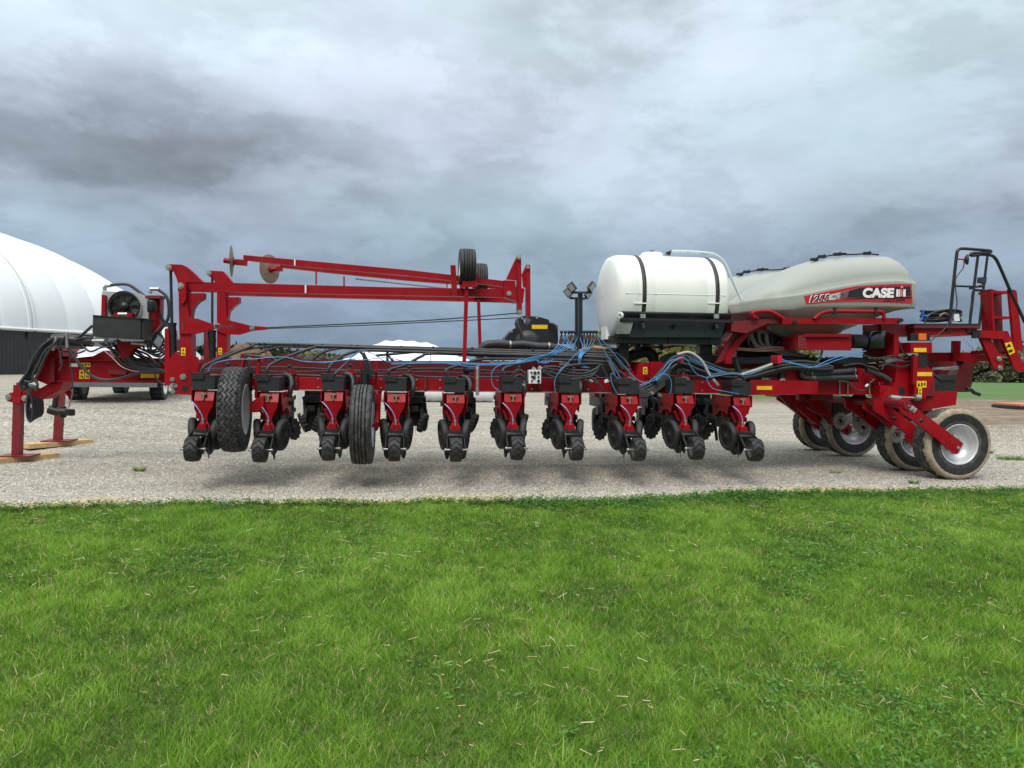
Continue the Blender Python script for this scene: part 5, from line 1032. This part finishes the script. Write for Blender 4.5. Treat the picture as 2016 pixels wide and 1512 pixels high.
# ---- tank rack
rk = PX('tank_rail', '1541,626 1775,626 1779,629 1768,638 1541,638', 9.62, .12, RED)
PX('rail_end', '1768,630 1778,628 1779,632 1770,637', 9.6, .02, BLKP, rk); PX('tank_rail', '1440,633 1545,625 1572,626 1575,634 1569,638 1510,637 1470,656 1440,652', 9.7, .25, REDD); PX('rail_end', '1564,629 1571,633 1566,638 1561,634', 9.6, .02, BLKP)
PX('rail_end', '1509,640 1518,645 1521,650 1512,648', 9.66, .02, BLKP)
hose('1603,628 1612,620 1621,616 1638,613 1700,613.5 1733,614 1739,618 1740.5,628', 9.6, .026, RED, 'guard_rail', PL, 5, 10)
hose('1485,626 1481,618 1490,614 1513,613.5 1529,620 1545,629', 9.65, .028, RED, 'guard_rail', PL, 5, 10); hose('1482,619 1492,628', 9.65, .022, RED, 'guard_rail', PL)
for x in (1643, 1724): MB().bar(V(x-2, 608, 9.6), V(x+4, 607, 9.6), .03, .03).bar(V(x, 608, 9.58), V(x, 620, 9.58), .03, .025).obj('toggle_latch', BLKP, PL)
PX('mudguard', '1428,705 1436,690 1450,668 1470,653 1500,638 1522,645 1517,649 1496,649 1479,657 1460,675 1442,702 1440,716 1428,716', 9.9, .5, RED); PX('mudguard_flange', '1408,716 1428,680 1444,655 1470,642 1500,636 1470,653 1450,668 1436,690 1428,710', 9.95, .03, REDD)
PX('meter_box', '1566,664.5 1585,656.6 1676,658.6 1676,688 1566,687', 9.75, .4, RED); PX('meter_lip', rect(1583, 657, 1676, 663), 9.70, .05, RED); PX('meter_lip', '1568,686 1676,687 1676,690 1568,689', 9.72, .05, REDD); PX('meter_end', '1571,661 1586,657 1588,688 1571,687', 9.71, .04, REDD)
hose('1676,672 1682,672 1690,672 1702,673', 9.95, .095, HOSE, 'bellows', PL, 8, 18, .07)
MB().lathe([(0, .0), (.15, .0), (.16, -.01), (.16, -.24), (.15, -.255), (0, -.255)], V(1735, 651.5, 9.82)+Vector((0, .16, 0)), (0, 0, 1), 32).obj('accumulator', mat('gloss_black', (.008, .009, .011), .18, spec=.8), PL)
PX('canister_mount', '1702,640 1765,640 1770,658 1770,703 1702,705', 10.15, .05, REDD); PX('canister_bracket', rect(1760, 657, 1770, 703), 9.8, .3, RED)
for i in range(9): hose(f'{1478+i*5},{652+i} {1482+i*5},{668+i*2} {1495+i*6},{684+i} {1530+i*4},{690+i*1.5} {1560+i*4},{694+i}', 10.3+.05*(i % 3), .022 if i % 2 else .03, HOSE if i % 3 else GRYH, 'air_hose', PL)
for t in ((1500, 662), (1520, 668), (1488, 672), (1535, 660)): MB().lathe([(.09, .04), (.12, 0), (.09, -.04), (.05, -.05), (0, -.05)], V(*t, 10.5), (.2, 1, .1), 20).obj('hopper_outlet', GALV if t[0] == 1500 else BLK, PL)
PX('meter_frame', '1450,652 1570,655 1570,700 1450,705', 11.0, .1, BLKP)
# ---- rear centre frame
PX('cross_tube', '1600,753 1740,752 1740,777 1600,777', 10.0, .2, RED); PX('rear_frame', '1575,718 1700,726 1760,716 1765,760 1700,775 1576,770', 10.35, .5, REDD)
for x in (1653, 1669, 1712, 1731): MB().tube([V(x, 752, 9.98), V(x, 777.5, 9.98)], .011, 6).lathe([(0, -.02), (.02, -.02), (.02, 0)], V(x, 778, 9.98), (0, 0, 1), 6).obj('u_bolt', STEEL, PL)
PX('frame_web', '1688,724 1718,728 1722,752 1690,752', 10.05, .1, RED); PX('frame_web', '1707,722 1765,722 1765,752 1738,755 1707,745', 10.25, .1, RED)
tw = PX('rear_tower', '1765,713 1797,706 1802,760 1804,815 1783,800 1765,790 1752,770 1762,752', 9.85, .5, RED); PX('tower_hole', rect(1769, 762.5, 1781.5, 776.5), 9.846, .004, BLKP, tw)
PX('tower_side', '1808,700 1808,714 1838,729 1838,749 1822,785 1800,785 1800,700', 9.75, .25, RED, tw); PX('tower_flange', '1799,700 1806,700 1803,758 1797,756', 9.70, .05, RED, tw)
PX('tower_head', rect(1793, 674, 1835, 695), 9.72, .3, RED, tw); sticker(1799.5, 685, 1824, 693, 9.72, tw, glyph=False, name='reflector'); sticker(1806, 732.6, 1835, 740.5, 9.75, tw, glyph=False, name='reflector')
sticker(1805, 750, 1824, 763, 9.745, tw, YEL); sticker(1808, 763.5, 1815, 778, 9.745, tw); PX('lamp_post', rect(1809, 694, 1825, 722), 9.74, .01, BLKP, tw)
lp = PX('marker_lamp', rect(1793, 656, 1831, 671), 9.72, .08, BLKP); PX('amber_lens', rect(1809, 656.5, 1824, 669.5), 9.70, .02, AMB, lp)
for t in ('1579,722 1578,738 1588,744 1620,744 1686,743', '1588,722 1586,731 1597,735 1640,733 1679,729', '1706,728 1722,734 1740,742 1752,750', '1705,727 1715,725 1725,730'): hose(t, 9.85, .042, HOSE, 'air_pipe', PL, 6, 12)
for x, y in ((1597, 744), (1601, 744), (1596, 735), (1681, 730), (1682, 742)): MB().cyl(V(x, y, 9.85), V(x+1.2, y, 9.85), .047, 12).obj('hose_clamp', STEEL, PL)
for t in ('1670,753 1680,762 1690,769 1702,768 1712,755 1722,746', '1650,750 1668,752 1675,757', '1660,720 1690,716 1712,722 1730,728', '1730,722 1760,712 1790,712 1800,705', '1735,728 1745,717 1775,722 1799,714 1803,700', '1763,700 1780,706 1800,698', '1770,672 1776,690 1790,702 1803,703', '1700,700 1725,705 1760,700'): hose(t, 9.8, .012, HOSE, 'wiring_loom', PL)
PX('white_tag', '1703,760 1708,755 1711,757 1706,762', 9.75, .01, WHT)
for i in range(8): hose(f'{1590+i*12},{700+i} {1600+i*14},{708+(i*5) % 9} {1650+i*10},{704+(i*7) % 11} {1700+i*6},{706+(i*3) % 8}', 10.1, .014, HOSE, 'wiring_loom', PL)
hose('1619,690 1614,705 1603,718', 9.9, .018, GRYH, 'grey_hose', PL)
# transport wheels: four, with swing arms
WX = [(9.47, 7.30), (10.28, 7.27), (12.05, 7.36), (12.95, 7.34)]
for i, (Yw, Xw) in enumerate(WX):
    t = make_tyre('transport_tyre', RUBM if i != 2 else RUBM, (Xw, Yw, .492), (0, -1, 0), .492, .33, .275, 'road', 110, PL, RIM, .05)
    MB().lathe([(.285, .150), (.30, .1605), (.35, .1745), (.40, .1765), (.422, .1762)], (0, 0, 0), (0, -1, 0), 72).obj('sidewall', RUB, t)
    MB().lathe([(.405, .1664), (.425, .1765), (.45, .172), (.468, .166), (.483, .148), (.490, .12), (.4915, .10)], (0, 0, 0), (0, -1, 0), 110, True, lambda k, i_, r: r+(.006*math.sin(k*.7)+.008*math.sin(k*2.3+i_)+.010*math.sin(k*5.1) if i_ in (0, 6) else (.003 if k % 3 else -.004))).obj('mud_crust', MUD, t)
def arm(Y, dx=0, m=RED):
    o = MB().px('1774,803 1775,795 1781,789 1788,791 1897,873 1885,894 1880,894 1848,867 1800,828 1775,812', Y, .05).obj('swing_arm', m, PL)
    b = MB()
    for x, y, r in ((1814, 828, .032),): b.lathe([(0, -.003), (r, -.003), (r, 0)], V(x, y, Y), (0, 1, 0), 20)
    b.obj('arm_hole', BLKP, o); PX('arm_plate', '1786,792 1806,805 1800,813 1781,800', Y-.012, .012, GALV, o); pins(o, ((1787, 799), (1797, 806)), Y-.012, .022)
    pins(o, ((1886, 882),), Y, .025); b = MB()
    for k in range(6): bolt(b, V(1862+(k % 3)*7, 866+(k // 3)*8+(k % 3)*5, Y), .010, .012)
    b.obj('bolt', RED, o); o.location.x = dx; return o
arm(9.23); 
for (Ya, dxa, pt) in ((10.08, 0, 0), (10.45, -.06, 0), (11.85, 0, 0), (12.2, 0, 0), (12.75, 0, 0), (9.63, -.12, 0)):
    q = V(1775, 800, 9.23); d_ = [V(x, y, 9.23)-Vector((0, 9.23, 0)) for x, y in ((1774, 803), (1775, 795), (1781, 789), (1788, 791), (1897, 873), (1885, 894), (1848, 867), (1800, 828), (1775, 812))]
    MB().prism([v_+Vector((dxa, Ya, 0)) for v_ in d_], (0, .05, 0)).obj('swing_arm', RED, PL)
    MB().lathe([(0, -.004), (.032, -.004), (.032, 0)], V(1814, 828, 9.23)+Vector((dxa, Ya-9.23, 0)), (0, 1, 0), 18).obj('arm_hole', BLKP, PL)
b = MB(); ax_ = V(1886, 882, 9.23); b.cyl((ax_.x, 9.25, ax_.z), (ax_.x, 10.7, ax_.z), .035, 12); b.cyl((ax_.x, 11.8, ax_.z), (ax_.x, 13.2, ax_.z), .035, 12); piv = V(1784, 797, 9.23); b.cyl((piv.x, 9.2, piv.z), (piv.x, 13.3, piv.z), .06, 14); b.obj('axle_shaft', REDD, PL)
PX('arm_bracket', '1752,765 1768,768 1772,790 1790,795 1806,815 1800,822 1775,806 1762,797 1748,790 1734,786', 9.7, .06, RED); PX('arm_bracket', '1733,758 1754,760 1756,770 1750,785 1732,785', 9.8, .2, RED)
PX('arm_bracket', '1684,778 1700,772 1712,790 1728,800 1760,835 1740,838 1712,815 1690,800 1678,786', 10.4, .06, RED); PX('arm_bracket', '1532,777 1620,777 1640,790 1636,815 1615,818 1585,800 1572,812 1556,803', 11.7, .05, REDD); PX('arm_bracket', '1545,777 1556,777 1600,812 1620,840 1600,830 1572,806', 11.6, .04, RED); PX('arm_bracket', '1576,776 1596,776 1640,815 1634,822 1612,812', 11.4, .04, RED)
PX('step_plate', rect(1573, 776, 1597, 788), 10.6, .1, REDD); PX('receiver_box', '1602,776 1640,776 1640,788 1602,788', 10.4, .3, REDD)
lc = MB(); lc.cyl(V(1751, 782, 9.6), V(1810, 784, 9.6), .02, 10); lc.cyl(V(1752, 783, 9.6), V(1770, 785, 9.6), .045, 12); lc.cyl(V(1801, 783, 9.6), V(1811, 783, 9.6), .045, 12); lc.cyl(V(1762, 783, 9.58), V(1764, 793, 9.58), .03, 8); lc.obj('transport_lock', STEEL, PL); PX('lock_lever', '1772,788 1778,784 1795,783 1796,786 1780,790', 9.55, .03, RED)
b = MB(); b.box(V(1770, 800, 9.9).x, V(1840, 800, 9.9).x, 9.9, 13.1, V(1800, 775, 9.9).z-.03, V(1800, 745, 9.9).z); b.obj('axle_beam', REDD, PL)
# spiked wheels of the centre rows
for (x, y, Y, r) in ((1602, 820.5, 12.4, .12), (1632, 831, 11.9, .125), (1655, 828.5, 11.5, .128), (1691, 831, 11.0, .125), (1700, 842, 10.85, .125), (1757, 846, 10.2, .125), (1766, 854, 9.95, .122)):
    c = V(x, y, Y); b = MB(); ax = Vector((.15, -1, .05)); b.lathe([(r*.62, -.008), (r*.62, .008), (r*.86, .008), (r, .004), (r, -.004), (r*.86, -.008), (r*.62, -.008)], c, ax, 68, False, lambda k, i_, q: q*(1.17 if (k % 4) in (0, 1) and i_ in (3, 4) else 1))
    a1 = Vector((1, .15, 0)).normalized(); a2 = Vector((0, .05, 1)).normalized()
    for k in range(3):
        t0 = k*2.094+.5; t1 = t0+2.094; p0 = c+(a1*math.cos(t0)+a2*math.sin(t0))*r*.66; p1 = c+(a1*math.cos(t1)+a2*math.sin(t1))*r*.66; b.bar(p0, p1, .012, .022, (0, 1, 0))
    sw = b.obj('spiked_wheel', mat('cast_iron', (.30, .29, .27), .6, .2, var=.3, dirt=.5, dirtcol=(.22, .19, .15)) if 'cast_iron' not in bpy.data.materials else bpy.data.materials['cast_iron'], PL)
    MB().lathe([(0, .03), (.02, .03), (.03, .01), (.035, -.02), (.035, -.08)], c, ax, 12).obj('hub', DSTEEL, sw)
for (x, Y) in ((1615, 12.2), (1645, 11.6), (1690, 10.9), (1752, 10.1)): MB().px(rect(x-5, 778, x+6, 826), Y+.1, .1).px(rect(x-16, 790, x+10, 812), Y+.19, .3).obj('centre_row_frame', DSTEEL, PL)
# rear end: battery box, beams, platform, ladder
PX('rear_beam', '1790,790 1809,786 1835,773 1885,771 1882,797 1820,808 1800,820', 9.95, .3, RED)
PX('rear_beam', rect(1827, 694, 1949, 711.5), 10.5, .2, RED); PX('beam_stub', '1877,671 1892,671 1890,711 1876,711', 10.45, .05, RED); PX('rear_diagonal', '1900,711 1927,711 1882,771 1862,771', 10.5, .2, REDD); PX('rear_diagonal', '1827,711 1850,711 1832,728 1827,728', 10.5, .2, REDD)
PX('rear_lower_frame', '1850,735 1914,729 1914,755 1908,772 1885,772', 10.9, .3, REDD); PX('rear_beam', '1835,711 1905,711 1870,752 1835,745', 11.0, .1, REDD)
MB().cyl(V(1837, 727, 10.4), V(1885, 724, 10.4), .028, 10).obj('hydraulic_rod', STEEL, PL)
bb_ = PX('battery_box', '1834,742 1881,742 1881,772 1834,772', 10.2, .3, BLK); PX('battery_lid', '1851,739 1881,738 1883,748 1851,749', 10.17, .36, BLK, bb_); hose('1815,713 1825,725 1840,740 1850,745', 10.1, .025, HOSE, 'battery_cable', PL)
hose('1903,766 1912,768 1918,773 1929,777', 10.5, .03, BLKP, 'lever', PL)
pf = PX('platform', rect(1800, 645, 1924, 660), 9.95, .9, RED); PX('platform_rim', rect(1800, 641, 1931, 646), 9.9, .95, REDD, pf); PX('grating', rect(1801, 637, 1931, 641), 9.92, .9, BLKP, pf); PX('platform_end', rect(1916, 652, 1931, 666), 9.9, .04, BLKP, pf)
PX('platform_web', '1735,638 1801,638 1801,662 1770,662 1735,650', 10.1, .3, REDD)
PX('ladder_arm', '1931,650 1984,651.5 2016,719 2020,732 2004,731 1995.6,721 1974.5,667.7 1931,664.5', 9.9, .06, RED); PX('ladder_arm', '1931,664.5 1948.6,664.5 1976,710 1975,728 1961.5,729 1955,721', 9.95, .06, RED); PX('ladder_arm', '1941,690 1979,692 1978,698 1941,697', 10.0, .3, RED)
PX('ladder_arm', '1931,652 1975,652 2008,719 1996,721 1972,668 1931,664', 10.6, .06, REDD)
o = MB().px('1978,676 1991,672.6 1998.5,693.7 1987.5,699', 9.896, .004).obj('warning_sticker', YEL, PL); MB().px('1981,684 1987,676 1991,683', 9.893, .003).px('1985,690 1993,687 1994,692 1987,695', 9.893, .003).obj('pictogram', DBLK, o)
pins(PL, ((1966, 706), (1968, 724), (1979, 668), (2012, 707)), 9.94, .04)
ld = PX('ladder', '1951,569 1955,569 1959,655 1955,655', 10.0, .22, RED); PX('ladder_stile', '1987,569 1999,571 2002,574 2014,690 1998,690', 10.0, .05, RED, ld); PX('ladder_stile', '1951,569 1970,574 1972,582 1976,700 1960,700', 10.28, .04, REDD, ld)
for (y, x0) in ((572, 1953), (622, 1955), (664, 1957)): PX('rung', f'{x0},{y} {x0+36},{y+1} {x0+37},{y+6} {x0+1},{y+5}', 10.02, .28, RED, ld)
def rail(t, Y, r=.020): hose(t, Y, r, BLKP, 'handrail', PL, 6, 10)
rail('1869,640 1876,570 1883,505 1886,493 1894,489.5 1920,491 1948,493.5 1949,497 1938,498 1914,499 1913,503 1930,501.5', 9.98, .0225); rail('1909,640 1917,570 1926,498', 9.98); rail('1927,648 1936,570 1944,504', 10.2, .0185); rail('1914,500 1935,501 1950,502.5 1958,507 1966,520 1988,570 2018,635', 10.0, .023); rail('1878,563 1909,564 1917,564', 9.98, .016); rail('1909,568 1925,564 1938,564', 10.1, .018); rail('1917,571 1936,572', 10.1, .018)
for x, y in ((1869, 648), (1909, 650), (1927, 655)): MB().px(rect(x-5, y-5, x+5, y+5), 9.93, .04).obj('rail_foot', BLKP, PL)
ml = MB().lathe([(0, -.04), (.05, -.03), (.075, -.005), (.078, .01), (.06, .02), (0, .025)], V(1904, 511, 9.95), (.75, -.6, 0), 26).obj('round_lamp', BLK, PL); MB().cyl(V(1886, 510, 9.95), V(1901, 511, 9.95), .012, 8).obj('lamp_bracket', DRED, ml)
w = MB(); p = V(1935.5, 551.5, 10.0); w.prism([p+Vector((-.055, 0, .04)), p+Vector((.06, 0, .05)), p+Vector((.05, 0, -.05)), p+Vector((-.06, 0, -.04))], (0, .05, 0)); w.bar(p+Vector((0, 0, -.04)), p+Vector((.01, 0, -.12)), .02, .02); wo = w.obj('work_light', BLK, PL); MB().prism([p+Vector((-.045, -.004, .03)), p+Vector((.045, -.004, .04)), p+Vector((.04, -.004, -.04)), p+Vector((-.05, -.004, -.03))], (0, .003, 0)).obj('lens', GLS, wo)
hose('1898,512 1896,528 1882,548 1882,575 1884,600 1875,625 1862,645 1845,660 1831,672', 9.9, .008, HOSE, 'lamp_cable', PL); hose('1932,560 1915,572 1912,600 1910,632 1895,650', 9.95, .006, HOSE, 'lamp_cable', PL)
# ---- hose coil lying on the platform (a loose thing)
hc = empty('hose_coil'); tag(hc, 'coil of black hose with blue and copper ends lying on the red platform', 'hose')
c0 = V(1852, 633, 10.3)
b = MB()
for k in range(7):
    L_2 = [(c0.x+math.cos(t)*(.29-.012*(k % 3)), c0.y+math.sin(t)*(.22-.01*(k % 3)), c0.z+.02+.022*k+.01*math.sin(3*t+k)) for t in np.linspace(0, 6.283, 40)]; b.tube(L_2, .016, 7, False)
b.obj('coils', HOSE, hc)
MB().tube(spline(pts('1820,636 1830,620 1850,612 1872,613 1884,624 1890,634', 10.1)), .014, 7).obj('loose_end', HOSE, hc)
MB().tube(spline(pts('1812,632 1816,625 1818,612 1818,622 1828,622', 10.05)), .014, 6).obj('blue_end', mat('blue_cap', (.02, .12, .55), .4), hc)
MB().tube(spline(pts('1850,622 1860,616 1868,622 1874,634 1866,640', 10.05)), .009, 6).obj('copper_wire', TANH, hc); MB().px('1877,618 1888,618 1890,632 1879,632', 10.05, .06).obj('white_connector', WHT, hc)
